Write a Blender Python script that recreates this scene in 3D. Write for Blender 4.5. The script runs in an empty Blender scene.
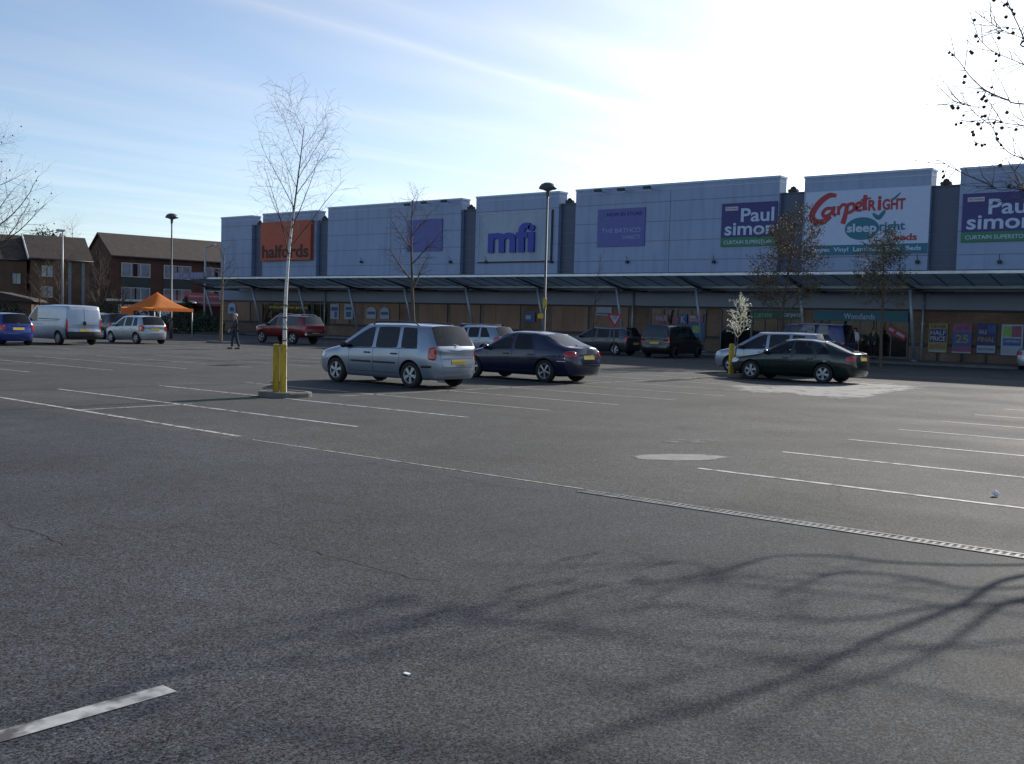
import bpy, bmesh, math, random
from mathutils import Vector, Matrix, Euler, noise
from mathutils.bvhtree import BVHTree
PI = math.pi
S = bpy.context.scene
COL = S.collection
rnd = random.Random(7)

# ------------------------------------------------------------------ camera
FPX, EYE = 1040.0, 1.7
HEAD = math.radians(51.6)
PITCH, ROLL = math.radians(-3.31), math.radians(1.55)
f0 = Vector((-math.cos(HEAD), math.sin(HEAD), 0)); r0 = Vector((math.sin(HEAD), math.cos(HEAD), 0))
F = f0*math.cos(PITCH) + Vector((0, 0, math.sin(PITCH)))
U0 = r0.cross(F)
R = r0*math.cos(ROLL) + U0*math.sin(ROLL)
U = R.cross(F)
EYEV = Vector((0, 0, EYE))
cd = bpy.data.cameras.new('camera'); cam = bpy.data.objects.new('camera', cd); COL.objects.link(cam)
cd.sensor_width = 36; cd.lens = 36*FPX/1024; cd.clip_end = 3000; cd.clip_start = 0.05
M = Matrix((( R.x, U.x, -F.x, 0), (R.y, U.y, -F.y, 0), (R.z, U.z, -F.z, EYE), (0, 0, 0, 1)))
cam.matrix_world = M
S.camera = cam
def ray(px, py): return F + R*((px-512)/FPX) + U*((382-py)/FPX)
def gp(px, py, h=0.0):                 # survey: ground position seen in the photograph
    d = ray(px, py); t = (h-EYE)/d.z; return EYEV + d*t
def fp(px, py, Y):                     # point on the vertical plane at distance Y
    d = ray(px, py); t = Y/d.y; return EYEV + d*t
def hz(px): return gp(px, 500)

# ------------------------------------------------------------------ materials
MATS = {}
def nn(nt, typ, **kw):
    n = nt.nodes.new(typ)
    for k, v in kw.items(): setattr(n, k, v)
    return n
def mat(name, col, rough=.6, metal=0.0, var=.12, scale=3.0, spec=.5, bump=0.0, bscale=30., coat=0.0, emit=None, dark_back=False, stretch=(1, 1, 1), dirt=None):
    if name in MATS: return MATS[name]
    m = bpy.data.materials.new(name); m.use_nodes = True
    nt = m.node_tree; nt.nodes.clear()
    out = nn(nt, 'ShaderNodeOutputMaterial'); b = nn(nt, 'ShaderNodeBsdfPrincipled')
    nt.links.new(b.outputs[0], out.inputs[0])
    tc = nn(nt, 'ShaderNodeTexCoord'); mp = nn(nt, 'ShaderNodeMapping'); mp.inputs['Scale'].default_value = stretch
    nt.links.new(tc.outputs['Object'], mp.inputs[0])
    nz = nn(nt, 'ShaderNodeTexNoise'); nz.inputs['Scale'].default_value = scale; nz.inputs['Detail'].default_value = 5
    nt.links.new(mp.outputs[0], nz.inputs['Vector'])
    mx = nn(nt, 'ShaderNodeMix', data_type='RGBA')
    c = Vector(col[:3])
    mx.inputs[6].default_value = (*[min(1, x*(1-var)) for x in c], 1)
    mx.inputs[7].default_value = (*[min(1, x*(1+var)) for x in c], 1)
    mr = nn(nt, 'ShaderNodeMapRange'); mr.inputs[1].default_value = .3; mr.inputs[2].default_value = .7
    nt.links.new(nz.outputs['Fac'], mr.inputs[0]); nt.links.new(mr.outputs[0], mx.inputs[0])
    colout = mx.outputs[2]
    if dirt:
        n2 = nn(nt, 'ShaderNodeTexNoise'); n2.inputs['Scale'].default_value = dirt[1]; n2.inputs['Detail'].default_value = 8
        m2 = nn(nt, 'ShaderNodeMapping'); m2.inputs['Scale'].default_value = dirt[3] if len(dirt) > 3 else (1, 1, 1)
        nt.links.new(tc.outputs['Object'], m2.inputs[0]); nt.links.new(m2.outputs[0], n2.inputs['Vector'])
        r2 = nn(nt, 'ShaderNodeMapRange'); r2.inputs[1].default_value = .48; r2.inputs[2].default_value = .72; r2.inputs[4].default_value = dirt[2]
        nt.links.new(n2.outputs['Fac'], r2.inputs[0])
        x2 = nn(nt, 'ShaderNodeMix', data_type='RGBA'); x2.inputs[7].default_value = (*dirt[0], 1)
        nt.links.new(r2.outputs[0], x2.inputs[0]); nt.links.new(colout, x2.inputs[6]); colout = x2.outputs[2]
    if dark_back:
        g = nn(nt, 'ShaderNodeNewGeometry'); x3 = nn(nt, 'ShaderNodeMix', data_type='RGBA'); x3.inputs[7].default_value = (.03, .03, .035, 1)
        nt.links.new(g.outputs['Backfacing'], x3.inputs[0]); nt.links.new(colout, x3.inputs[6]); colout = x3.outputs[2]
    nt.links.new(colout, b.inputs['Base Color'])
    b.inputs['Roughness'].default_value = rough; b.inputs['Metallic'].default_value = metal
    b.inputs['Specular IOR Level'].default_value = spec
    b.inputs['Coat Weight'].default_value = coat; b.inputs['Coat Roughness'].default_value = .04
    if bump:
        nb = nn(nt, 'ShaderNodeTexNoise'); nb.inputs['Scale'].default_value = bscale; nb.inputs['Detail'].default_value = 4
        nt.links.new(tc.outputs['Object'], nb.inputs['Vector'])
        bp = nn(nt, 'ShaderNodeBump'); bp.inputs['Strength'].default_value = bump; bp.inputs['Distance'].default_value = .02
        nt.links.new(nb.outputs['Fac'], bp.inputs['Height']); nt.links.new(bp.outputs[0], b.inputs['Normal'])
    MATS[name] = m
    return m
def glass_mat(name, tint, refl=.06, rough=.03, k=1.0):
    if name in MATS: return MATS[name]
    m = bpy.data.materials.new(name); m.use_nodes = True; nt = m.node_tree; nt.nodes.clear()
    out = nn(nt, 'ShaderNodeOutputMaterial'); tr = nn(nt, 'ShaderNodeBsdfTransparent'); gl = nn(nt, 'ShaderNodeBsdfGlossy')
    tr.inputs[0].default_value = (*tint, 1); gl.inputs['Roughness'].default_value = rough; gl.inputs[0].default_value = (.95, .97, 1, 1)
    lw = nn(nt, 'ShaderNodeFresnel'); lw.inputs[0].default_value = 1.5
    nz = nn(nt, 'ShaderNodeTexNoise'); nz.inputs['Scale'].default_value = 6
    mr = nn(nt, 'ShaderNodeMapRange'); mr.inputs[3].default_value = .9*k; mr.inputs[4].default_value = 1.15*k
    ml = nn(nt, 'ShaderNodeMath', operation='MULTIPLY_ADD'); ml.inputs[2].default_value = refl*.4
    nt.links.new(nz.outputs['Fac'], mr.inputs[0]); nt.links.new(lw.outputs[0], ml.inputs[0]); nt.links.new(mr.outputs[0], ml.inputs[1])
    mx = nn(nt, 'ShaderNodeMixShader'); nt.links.new(ml.outputs[0], mx.inputs[0]); nt.links.new(tr.outputs[0], mx.inputs[1]); nt.links.new(gl.outputs[0], mx.inputs[2])
    nt.links.new(mx.outputs[0], out.inputs[0]); MATS[name] = m
    return m
def brick_mat(name, c1, c2, mortar, scale=1.0):
    if name in MATS: return MATS[name]
    m = bpy.data.materials.new(name); m.use_nodes = True; nt = m.node_tree
    b = nt.nodes['Principled BSDF']; b.inputs['Roughness'].default_value = .9; b.inputs['Specular IOR Level'].default_value = .2
    tc = nn(nt, 'ShaderNodeTexCoord'); sp = nn(nt, 'ShaderNodeSeparateXYZ'); cb = nn(nt, 'ShaderNodeCombineXYZ')
    nt.links.new(tc.outputs['Object'], sp.inputs[0])
    ad = nn(nt, 'ShaderNodeMath', operation='ADD'); nt.links.new(sp.outputs[0], ad.inputs[0]); nt.links.new(sp.outputs[1], ad.inputs[1])
    nt.links.new(ad.outputs[0], cb.inputs[0]); nt.links.new(sp.outputs[2], cb.inputs[1])
    br = nn(nt, 'ShaderNodeTexBrick'); br.inputs['Scale'].default_value = scale
    br.inputs['Brick Width'].default_value = .225; br.inputs['Row Height'].default_value = .075; br.inputs['Mortar Size'].default_value = .009
    br.inputs['Color1'].default_value = (*c1, 1); br.inputs['Color2'].default_value = (*c2, 1); br.inputs['Mortar'].default_value = (*mortar, 1)
    nt.links.new(cb.outputs[0], br.inputs['Vector'])
    nz = nn(nt, 'ShaderNodeTexNoise'); nz.inputs['Scale'].default_value = .6; nz.inputs['Detail'].default_value = 7
    nt.links.new(tc.outputs['Object'], nz.inputs['Vector'])
    mr = nn(nt, 'ShaderNodeMapRange'); mr.inputs[1].default_value = .3; mr.inputs[2].default_value = .7; mr.inputs[3].default_value = .7; mr.inputs[4].default_value = 1.2
    nt.links.new(nz.outputs['Fac'], mr.inputs[0])
    mx = nn(nt, 'ShaderNodeMix', data_type='RGBA', blend_type='MULTIPLY'); mx.inputs[0].default_value = 1
    nt.links.new(br.outputs['Color'], mx.inputs[6]); nt.links.new(mr.outputs[0], mx.inputs[7]); nt.links.new(mx.outputs[2], b.inputs['Base Color'])
    MATS[name] = m
    return m

# ------------------------------------------------------------------ mesh helpers
ORG = {}
def tag(o, label=None, cat=None, group=None, kind=None):
    if label: o['label'] = label
    if cat: o['category'] = cat
    if group: o['group'] = group
    if kind: o['kind'] = kind
    return o
def empty(name, loc=(0, 0, 0), rz=0.0, label=None, cat=None, group=None):
    o = bpy.data.objects.new(name, None); COL.objects.link(o); o.location = loc; o.rotation_euler = (0, 0, rz); o.empty_display_size = .3
    ORG[o] = Vector(loc); tag(o, label, cat, group); return o
def obj(name, bm, m=None, parent=None, local=True, smooth=False, base=None):
    """link bm as one mesh object. local=False: coordinates are world ones (parent must be unrotated)."""
    if bm is None or isinstance(bm, bpy.types.Mesh): me = bm
    else:
        if parent is not None and not local: bmesh.ops.translate(bm, vec=-ORG[parent], verts=bm.verts)
        if parent is None and base is not None and not local: bmesh.ops.translate(bm, vec=-Vector(base), verts=bm.verts)
        me = bpy.data.meshes.new(name); bm.to_mesh(me); bm.free()
    o = bpy.data.objects.new(name, me); COL.objects.link(o)
    ORG[o] = ORG[parent] if parent is not None else Vector(base or (0, 0, 0))
    if parent is None and base is not None: o.location = base
    if parent is not None: o.parent = parent
    if m:
        for x in (m if isinstance(m, (list, tuple)) else [m]): me.materials.append(x)
    if smooth:
        me.polygons.foreach_set('use_smooth', [True]*len(me.polygons))
    return o
def B(): return bmesh.new()
def box(bm, x0, x1, y0, y1, z0, z1, mi=0, mtx=None, bev=0.0):
    vs = [bm.verts.new(p) for p in ((x0, y0, z0), (x1, y0, z0), (x1, y1, z0), (x0, y1, z0), (x0, y0, z1), (x1, y0, z1), (x1, y1, z1), (x0, y1, z1))]
    if mtx is not None:
        for v in vs: v.co = mtx @ v.co
    fs = [bm.faces.new([vs[i] for i in q]) for q in ((0, 3, 2, 1), (4, 5, 6, 7), (0, 1, 5, 4), (1, 2, 6, 5), (2, 3, 7, 6), (3, 0, 4, 7))]
    for f in fs: f.material_index = mi
    if bev:
        es = list({e for f in fs for e in f.edges})
        bmesh.ops.bevel(bm, geom=es, offset=bev, segments=2, affect='EDGES')
    return vs
def quad(bm, pts, mi=0):
    f = bm.faces.new([bm.verts.new(p) for p in pts]); f.material_index = mi; return f
def prism(bm, poly, y0, y1, mi=0, mtx=None):
    """poly: list of (x,z); extruded from y0 to y1"""
    a = [bm.verts.new((x, y0, z)) for x, z in poly]; b = [bm.verts.new((x, y1, z)) for x, z in poly]
    n = len(poly); fs = [bm.faces.new(a), bm.faces.new(b[::-1])]
    for i in range(n): fs.append(bm.faces.new((a[i], b[i], b[(i+1) % n], a[(i+1) % n])))
    for f in fs: f.material_index = mi
    if mtx is not None:
        for v in a+b: v.co = mtx @ v.co
    bmesh.ops.recalc_face_normals(bm, faces=fs)
def tube(bm, pts, radii, sides=6, cap=True, mi=0):
    pts = [Vector(p) for p in pts]
    if not isinstance(radii, (list, tuple)): radii = [radii]*len(pts)
    rings = []; t0 = (pts[1]-pts[0]).normalized()
    n = t0.orthogonal().normalized()
    for i, p in enumerate(pts):
        t = ((pts[min(i+1, len(pts)-1)]-pts[max(i-1, 0)])).normalized()
        n = (n - t*n.dot(t)); n = n.normalized() if n.length > 1e-5 else t.orthogonal().normalized()
        b = t.cross(n); ring = []
        for k in range(sides):
            a = 2*PI*k/sides; ring.append(bm.verts.new(p + (n*math.cos(a)+b*math.sin(a))*radii[i]))
        rings.append(ring)
    for i in range(len(rings)-1):
        for k in range(sides):
            f = bm.faces.new((rings[i][k], rings[i][(k+1) % sides], rings[i+1][(k+1) % sides], rings[i+1][k])); f.material_index = mi; f.smooth = True
    if cap and sides > 2:
        bm.faces.new(rings[0][::-1]).material_index = mi; bm.faces.new(rings[-1]).material_index = mi
def lathe(bm, prof, n=20, mtx=None, mi=0, axis='z', smooth=True, cap=True):
    """prof: (r,h) list, revolved about z (or y)"""
    rings = []
    for r, h in prof:
        ring = []
        for k in range(n):
            a = 2*PI*k/n
            p = Vector((r*math.cos(a), r*math.sin(a), h)) if axis == 'z' else Vector((r*math.cos(a), h, r*math.sin(a)))
            if mtx is not None: p = mtx @ p
            ring.append(bm.verts.new(p))
        rings.append(ring)
    for i in range(len(rings)-1):
        for k in range(n):
            f = bm.faces.new((rings[i][k], rings[i][(k+1) % n], rings[i+1][(k+1) % n], rings[i+1][k])); f.smooth = smooth; f.material_index = mi
    for ring, r in ((rings[0], prof[0][0]), (rings[-1], prof[-1][0])):
        if r > 1e-4 and cap:
            f = bm.faces.new(ring); f.material_index = mi
    bmesh.ops.remove_doubles(bm, verts=[v for rg in rings for v in rg], dist=1e-5)
def text_bm(s, x0, x1, z0, z1, y, depth=.02, bold=0.0, shear=0.0, keep=False, slant=0.0):
    """letters filling a rectangle of the plane y, facing -y"""
    cu = bpy.data.curves.new('lettering', 'FONT'); cu.body = s; cu.size = 1; cu.extrude = .01; cu.offset = bold; cu.shear = shear; cu.resolution_u = 3
    to = bpy.data.objects.new('lettering', cu); COL.objects.link(to)
    bpy.context.view_layer.update()
    me = bpy.data.meshes.new_from_object(to.evaluated_get(bpy.context.evaluated_depsgraph_get()))
    bpy.data.objects.remove(to); bpy.data.curves.remove(cu)
    bm = B(); bm.from_mesh(me); bpy.data.meshes.remove(me)
    xs = [v.co.x for v in bm.verts]; ys = [v.co.y for v in bm.verts]
    ax, bx, ay, by = min(xs), max(xs), min(ys), max(ys)
    sx = (x1-x0)/(bx-ax); sz = (z1-z0)/(by-ay)
    for v in bm.verts:
        u, w, d = v.co; v.co = Vector((x0+(u-ax)*sx, y - (depth if d > 0 else 0), z0+(w-ay)*sz + slant*((u-ax)*sx)))
    return bm
def join(dst, src, mi=None):
    me = bpy.data.meshes.new('t'); 
    if mi is not None:
        for f in src.faces: f.material_index = mi
    src.to_mesh(me); src.free(); dst.from_mesh(me); bpy.data.meshes.remove(me)
def copy_tree(o, loc=None, rz=None, parent=None):
    c = o.copy(); COL.objects.link(c)
    if parent is not None: c.parent = parent
    if loc is not None: c.location = loc
    if rz is not None: c.rotation_euler = (0, 0, rz)
    for ch in [x for x in list(COL.objects) if x.parent == o]: copy_tree(ch, parent=c)
    return c

# ------------------------------------------------------------------ light and sky
SUN_EL = math.radians(24.2)
w = bpy.data.worlds.new('World'); S.world = w; w.use_nodes = True; nt = w.node_tree; nt.nodes.clear()
wo = nn(nt, 'ShaderNodeOutputWorld'); bg = nn(nt, 'ShaderNodeBackground'); sky = nn(nt, 'ShaderNodeTexSky')
sky.sky_type = 'NISHITA'; sky.sun_disc = False; sky.sun_elevation = SUN_EL; sky.sun_rotation = 0.0
sky.air_density = 1.0; sky.dust_density = .35; sky.ozone_density = 2.8; sky.altitude = 20
bg.inputs[1].default_value = 0.094
tc = nn(nt, 'ShaderNodeTexCoord'); sp = nn(nt, 'ShaderNodeSeparateXYZ'); nt.links.new(tc.outputs['Generated'], sp.inputs[0])
def wm(op, a, b=None, c=None, clamp=False):
    n = nn(nt, 'ShaderNodeMath', operation=op, use_clamp=clamp)
    for i, x in enumerate((a, b, c)):
        if x is None: continue
        if hasattr(x, 'links'): nt.links.new(x, n.inputs[i])
        else: n.inputs[i].default_value = x
    return n.outputs[0]
zc = wm('MAXIMUM', sp.outputs[2], .03)
qx = wm('DIVIDE', sp.outputs[0], zc); qy = wm('DIVIDE', sp.outputs[1], zc)
def sq(px, py):
    d = ray(px, py); return Vector((d.x/d.z, d.y/d.z))
qa, qb = sq(250, 2), sq(700, 138)
td = (qb-qa).normalized(); nd = Vector((-td.y, td.x))
al = wm('ADD', wm('MULTIPLY', qx, td.x), wm('MULTIPLY', qy, td.y))
ac = wm('ADD', wm('MULTIPLY', qx, nd.x), wm('MULTIPLY', qy, nd.y))
cv = nn(nt, 'ShaderNodeCombineXYZ'); nt.links.new(wm('MULTIPLY', al, .22), cv.inputs[0]); nt.links.new(wm('MULTIPLY', ac, 1.1), cv.inputs[1])
nz = nn(nt, 'ShaderNodeTexNoise'); nz.inputs['Scale'].default_value = 1.3; nz.inputs['Detail'].default_value = 7; nz.inputs['Distortion'].default_value = .5
nt.links.new(cv.outputs[0], nz.inputs['Vector'])
cir = nn(nt, 'ShaderNodeMapRange'); cir.inputs[1].default_value = .42; cir.inputs[2].default_value = .78; cir.inputs[4].default_value = .26
nt.links.new(nz.outputs['Fac'], cir.inputs[0])
def trail(pa, pb, width, amt):
    a, b = sq(*pa), sq(*pb); t = (b-a).normalized(); n = Vector((-t.y, t.x)); c = n.dot(a)
    d = wm('ADD', wm('ADD', wm('MULTIPLY', qx, n.x), wm('MULTIPLY', qy, n.y)), -c)
    d = wm('ADD', d, wm('MULTIPLY', wm('SUBTRACT', nz.outputs['Fac'], .5), width*1.6))
    g = wm('SUBTRACT', 1.0, wm('DIVIDE', wm('ABSOLUTE', d), width), clamp=True)
    return wm('MULTIPLY', wm('MULTIPLY', g, g), amt)
t1 = trail((280, 8), (700, 128), .20, .22)
t2 = trail((380, 0), (760, 90), .42, .12)
t3 = trail((0, 90), (420, 190), .5, .05)
cl = wm('ADD', wm('ADD', wm('ADD', wm('ADD', cir.outputs[0], .12), t1), t2), t3, clamp=True)
tn = nn(nt, 'ShaderNodeMix', data_type='RGBA', blend_type='MULTIPLY'); tn.inputs[0].default_value = 1; tn.inputs[7].default_value = (.95, .985, 1.05, 1); nt.links.new(sky.outputs[0], tn.inputs[6])
# thin high ice haze scatters forward: it whitens towards the sun
sdot = wm('MAXIMUM', wm('ADD', wm('MULTIPLY', sp.outputs[1], math.cos(SUN_EL)), wm('MULTIPLY', sp.outputs[2], math.sin(SUN_EL))), 0.0)
fwd = wm('POWER', sdot, 4.4)
cl = wm('ADD', cl, wm('MULTIPLY', fwd, .75), clamp=True)
mx = nn(nt, 'ShaderNodeMix', data_type='RGBA'); nt.links.new(tn.outputs[2], mx.inputs[6]); nt.links.new(cl, mx.inputs[0])
# cirrus is lit by the sky around it: take the sky's own brightness, drained of colour
bw = nn(nt, 'ShaderNodeRGBToBW'); nt.links.new(sky.outputs[0], bw.inputs[0])
cc = nn(nt, 'ShaderNodeCombineXYZ')
v = wm('ADD', wm('MULTIPLY_ADD', bw.outputs[0], 1.4, .45), wm('MULTIPLY', fwd, 5.0))
nt.links.new(wm('MULTIPLY', v, .96), cc.inputs[0]); nt.links.new(v, cc.inputs[1]); nt.links.new(wm('MULTIPLY', v, 1.08), cc.inputs[2])
nt.links.new(cc.outputs[0], mx.inputs[7])
nt.links.new(mx.outputs[2], bg.inputs[0]); nt.links.new(bg.outputs[0], wo.inputs[0])
sd = bpy.data.lights.new('sun', 'SUN'); sd.energy = 4.2; sd.angle = math.radians(.53); sd.color = (1, .94, .84)
so = bpy.data.objects.new('sun', sd); COL.objects.link(so)
so.rotation_euler = Vector((0.0, -math.cos(SUN_EL), -math.sin(SUN_EL))).to_track_quat('-Z', 'Y').to_euler()
so.location = (0, 60, 40)
S.view_settings.view_transform = 'Standard'; S.view_settings.look = 'None'; S.view_settings.gamma = 1.0; S.view_settings.exposure = 0.56
S.cycles.max_bounces = 6; S.cycles.transparent_max_bounces = 12; S.cycles.caustics_reflective = False; S.cycles.caustics_refractive = False
# ------------------------------------------------------------------ ground
def asphalt():
    m = bpy.data.materials.new('asphalt'); m.use_nodes = True; nt = m.node_tree; b = nt.nodes['Principled BSDF']
    L = nt.links.new
    tc = nn(nt, 'ShaderNodeTexCoord'); o = tc.outputs['Object']
    def noise_(scale, det=4, rough=.5, vec=o, dist=0):
        n = nn(nt, 'ShaderNodeTexNoise'); n.inputs['Scale'].default_value = scale; n.inputs['Detail'].default_value = det; n.inputs['Roughness'].default_value = rough; n.inputs['Distortion'].default_value = dist
        L(vec, n.inputs['Vector']); return n.outputs['Fac']
    def mr(x, a, b_, c, d):
        n = nn(nt, 'ShaderNodeMapRange'); L(x, n.inputs[0])
        for i, v in enumerate((a, b_, c, d)): n.inputs[i+1].default_value = v
        return n.outputs[0]
    def mul(x, y, op='MULTIPLY'):
        n = nn(nt, 'ShaderNodeMath', operation=op)
        for i, v in enumerate((x, y)):
            if hasattr(v, 'links'): L(v, n.inputs[i])
            else: n.inputs[i].default_value = v
        return n.outputs[0]
    def mixc(f, a, c, bt='MIX'):
        n = nn(nt, 'ShaderNodeMix', data_type='RGBA', blend_type=bt)
        if hasattr(f, 'links'): L(f, n.inputs[0])
        else: n.inputs[0].default_value = f
        for i, v in ((6, a), (7, c)):
            if hasattr(v, 'links'): L(v, n.inputs[i])
            else: n.inputs[i].default_value = (*v, 1)
        return n.outputs[2]
    sp = nn(nt, 'ShaderNodeSeparateXYZ'); L(o, sp.inputs[0])
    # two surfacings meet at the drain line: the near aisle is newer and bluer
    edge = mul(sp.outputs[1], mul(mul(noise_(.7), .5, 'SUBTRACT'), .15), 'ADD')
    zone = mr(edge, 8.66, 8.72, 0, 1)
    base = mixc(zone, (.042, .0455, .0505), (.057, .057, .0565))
    # long strips laid by the paver and old trench repairs
    v = nn(nt, 'ShaderNodeTexVoronoi', feature='F1', distance='CHEBYCHEV'); v.inputs['Scale'].default_value = .11
    mp = nn(nt, 'ShaderNodeMapping'); mp.inputs['Scale'].default_value = (.45, 1.3, 1); L(o, mp.inputs[0]); L(mp.outputs[0], v.inputs['Vector'])
    base = mixc(1.0, base, mr(v.outputs['Color'], 0, 1, .90, 1.10), 'MULTIPLY')
    big = mr(noise_(.21, 8, .62), .32, .68, .74, 1.26)
    base = mixc(1.0, base, big, 'MULTIPLY')
    med = mr(noise_(1.1, 7, .65, dist=.6), .3, .7, .86, 1.14)
    base = mixc(1.0, base, med, 'MULTIPLY')
    oil = mr(noise_(.55, 4, .55, dist=1.2), .60, .74, 0, .55)
    base = mixc(oil, base, (.028, .028, .03))
    # aggregate
    vo = nn(nt, 'ShaderNodeTexVoronoi'); vo.inputs['Scale'].default_value = 120; L(o, vo.inputs['Vector'])
    bw = nn(nt, 'ShaderNodeRGBToBW'); L(vo.outputs['Color'], bw.inputs[0])
    ag = mr(bw.outputs[0], .2, .85, .10, 2.1); base = mixc(1.0, base, ag, 'MULTIPLY')
    base = mixc(1.0, base, mr(noise_(34, 5, .75), .3, .7, .50, 1.52), 'MULTIPLY')
    base = mixc(1.0, base, mr(noise_(5.5, 6, .7), .3, .7, .84, 1.16), 'MULTIPLY')
    vo2 = nn(nt, 'ShaderNodeTexVoronoi'); vo2.inputs['Scale'].default_value = 38; L(o, vo2.inputs['Vector'])
    b2 = nn(nt, 'ShaderNodeSeparateColor'); L(vo2.outputs['Color'], b2.inputs[0])
    chip = mul(mr(b2.outputs[0], .985, .988, 0, 1), mr(vo2.outputs['Distance'], .16, .24, 1, 0))
    base = mixc(mul(chip, .6), base, (.24, .24, .23))
    vo3 = nn(nt, 'ShaderNodeTexVoronoi'); vo3.inputs['Scale'].default_value = 1.7; L(o, vo3.inputs['Vector'])
    b3 = nn(nt, 'ShaderNodeSeparateColor'); L(vo3.outputs['Color'], b3.inputs[0])
    spot = mul(mr(b3.outputs[1], .90, .91, 0, 1), mr(vo3.outputs['Distance'], .016, .024, 1, 0))
    base = mixc(mul(spot, .8), base, (.30, .30, .28))
    # hair cracks
    vc = nn(nt, 'ShaderNodeTexVoronoi', feature='DISTANCE_TO_EDGE'); vc.inputs['Scale'].default_value = .16
    nv = nn(nt, 'ShaderNodeTexNoise'); nv.inputs['Scale'].default_value = 1.1; nv.inputs['Detail'].default_value = 6; L(o, nv.inputs['Vector'])
    av = nn(nt, 'ShaderNodeVectorMath', operation='MULTIPLY_ADD'); av.inputs[1].default_value = (1.2, 1.2, 0); L(nv.outputs['Color'], av.inputs[0]); L(o, av.inputs[2]); L(av.outputs[0], vc.inputs['Vector'])
    ck = mul(mr(vc.outputs['Distance'], .0012, .0026, 1, 0), mr(noise_(.35), .52, .58, 0, 1))
    base = mixc(mul(ck, .6), base, (.018, .018, .018))
    L(base, b.inputs['Base Color'])
    b.inputs['Roughness'].default_value = .78; b.inputs['Specular IOR Level'].default_value = .20
    L(mr(noise_(.4, 5), .3, .7, .84, .96), b.inputs['Roughness'])
    bp = nn(nt, 'ShaderNodeBump'); bp.inputs['Strength'].default_value = .5; bp.inputs['Distance'].default_value = .004
    L(bw.outputs[0], bp.inputs['Height']); L(bp.outputs[0], b.inputs['Normal'])
    return m
ASPH = asphalt()
bm = B(); quad(bm, ((-900, -300, -.06), (500, -300, -.06), (500, 900, -.06), (-900, 900, -.06)))
tag(obj('ground', bm, mat('grass_ground', (.06, .075, .035), .95, var=.35, scale=.4)), kind='structure')
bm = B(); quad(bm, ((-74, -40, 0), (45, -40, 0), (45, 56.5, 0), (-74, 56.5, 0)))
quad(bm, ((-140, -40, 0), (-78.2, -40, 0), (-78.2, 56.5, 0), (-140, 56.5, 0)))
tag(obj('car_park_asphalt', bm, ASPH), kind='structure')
bm = B(); quad(bm, ((-78.2, -40, -.004), (-74, -40, -.004), (-74, 56.5, -.004), (-78.2, 56.5, -.004)))
tag(obj('access_lane', bm, ASPH), kind='structure')
KERB = mat('kerb_concrete', (.13, .125, .115), .85, var=.2, scale=2, bump=.3)
PAVE = mat('paving', (.17, .165, .155), .85, var=.18, scale=1.2, dirt=((.09, .085, .08), .6, .7))
bm = B(); box(bm, -96, 45, 56.5, 56.65, -.05, .125); 
tag(obj('pavement_kerb', bm, KERB), kind='structure')
bm = B(); quad(bm, ((-96, 56.65, .12), (45, 56.65, .12), (45, 63, .12), (-96, 63, .12)))
tag(obj('pavement', bm, PAVE), kind='structure')

PAINT = mat('worn_line_paint', (.42, .42, .40), .75, var=.25, scale=9, dirt=((.075, .075, .073), 6, 1.6))
PAINT2 = mat('old_line_paint', (.30, .30, .29), .75, var=.25, scale=5, dirt=((.07, .068, .066), 2.6, 1.0))
def line(bm, x0, y0, x1, y1, w=.09, z=.004):
    a, b = Vector((x0, y0, 0)), Vector((x1, y1, 0)); t = (b-a).normalized(); n = Vector((-t.y, t.x, 0))*w/2
    k = max(1, int((b-a).length/1.2)); prev = None
    for i in range(k+1):
        p = a.lerp(b, i/k); j = rnd.uniform(-.008, .008)
        q = (bm.verts.new(p+n*(1+j*10)+Vector((0, 0, z))+n*j), bm.verts.new(p-n*(1-j*6)+Vector((0, 0, z))))
        if prev: bm.faces.new((prev[0], prev[1], q[1], q[0]))
        prev = q
bm = B(); bm2 = B()
ys = [8.95+2.43*i for i in range(13)]
for i, y in enumerate(ys):
    if y > 37.5: break
    fresh = bm if i < 6 else bm2
    # first double row left of the aisle
    if i == 0: line(bm, -11.95, 8.97, -19.9, 9.42, .09)
    else: line(fresh if i < 3 else bm2, -11.9, y-.2*(i == 1), -21.4, y, .085)
    if i > 0 and y < 37: line(bm if i < 4 else bm2, -5.95, y-.22, 3.6, y-.3, .085)
    for xa in (-27.5, -43.0): line(bm2, xa, y, xa-9.4, y, .085)
for k, xa in enumerate((-16.75, -32.2, -47.7)): line(bm if k == 0 else bm2, xa, 9.3, xa, 36 if k else 11.5, .07)
line(bm2, -16.75, 15.2, -16.75, 36, .07)
line(bm2, -.9, 11.0, -.9, 36, .07)
tag(obj('bay_marking_lines', bm, PAINT), kind='structure')
tag(obj('faded_bay_marking_lines', bm2, PAINT2), kind='structure')
bm = B(); line(bm, -4.10, .6, -4.05, 2.68, .115)
line(bm, -11.5, 8.86, -6.0, 8.80, .03, .005)
tag(obj('aisle_marking_dash', bm, PAINT), kind='structure')
def ragged(bm, pts):
    """spill with a thinning edge: 'cover' is 0 at the rim and 1 inside"""
    la = bm.verts.layers.float.new('cover'); c = sum(pts, Vector())/len(pts); prev = None; n = len(pts)
    for s_, cv in ((1.12, 0), (.92, .6), (.72, 1.0), (.3, 1.0)):
        ring = []
        for p in pts:
            v = bm.verts.new(c+(p-c)*s_); v[la] = cv; ring.append(v)
        if prev:
            for k in range(n): bm.faces.new((prev[k], prev[(k+1) % n], ring[(k+1) % n], ring[k]))
        prev = ring
    bm.faces.new(prev)
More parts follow.
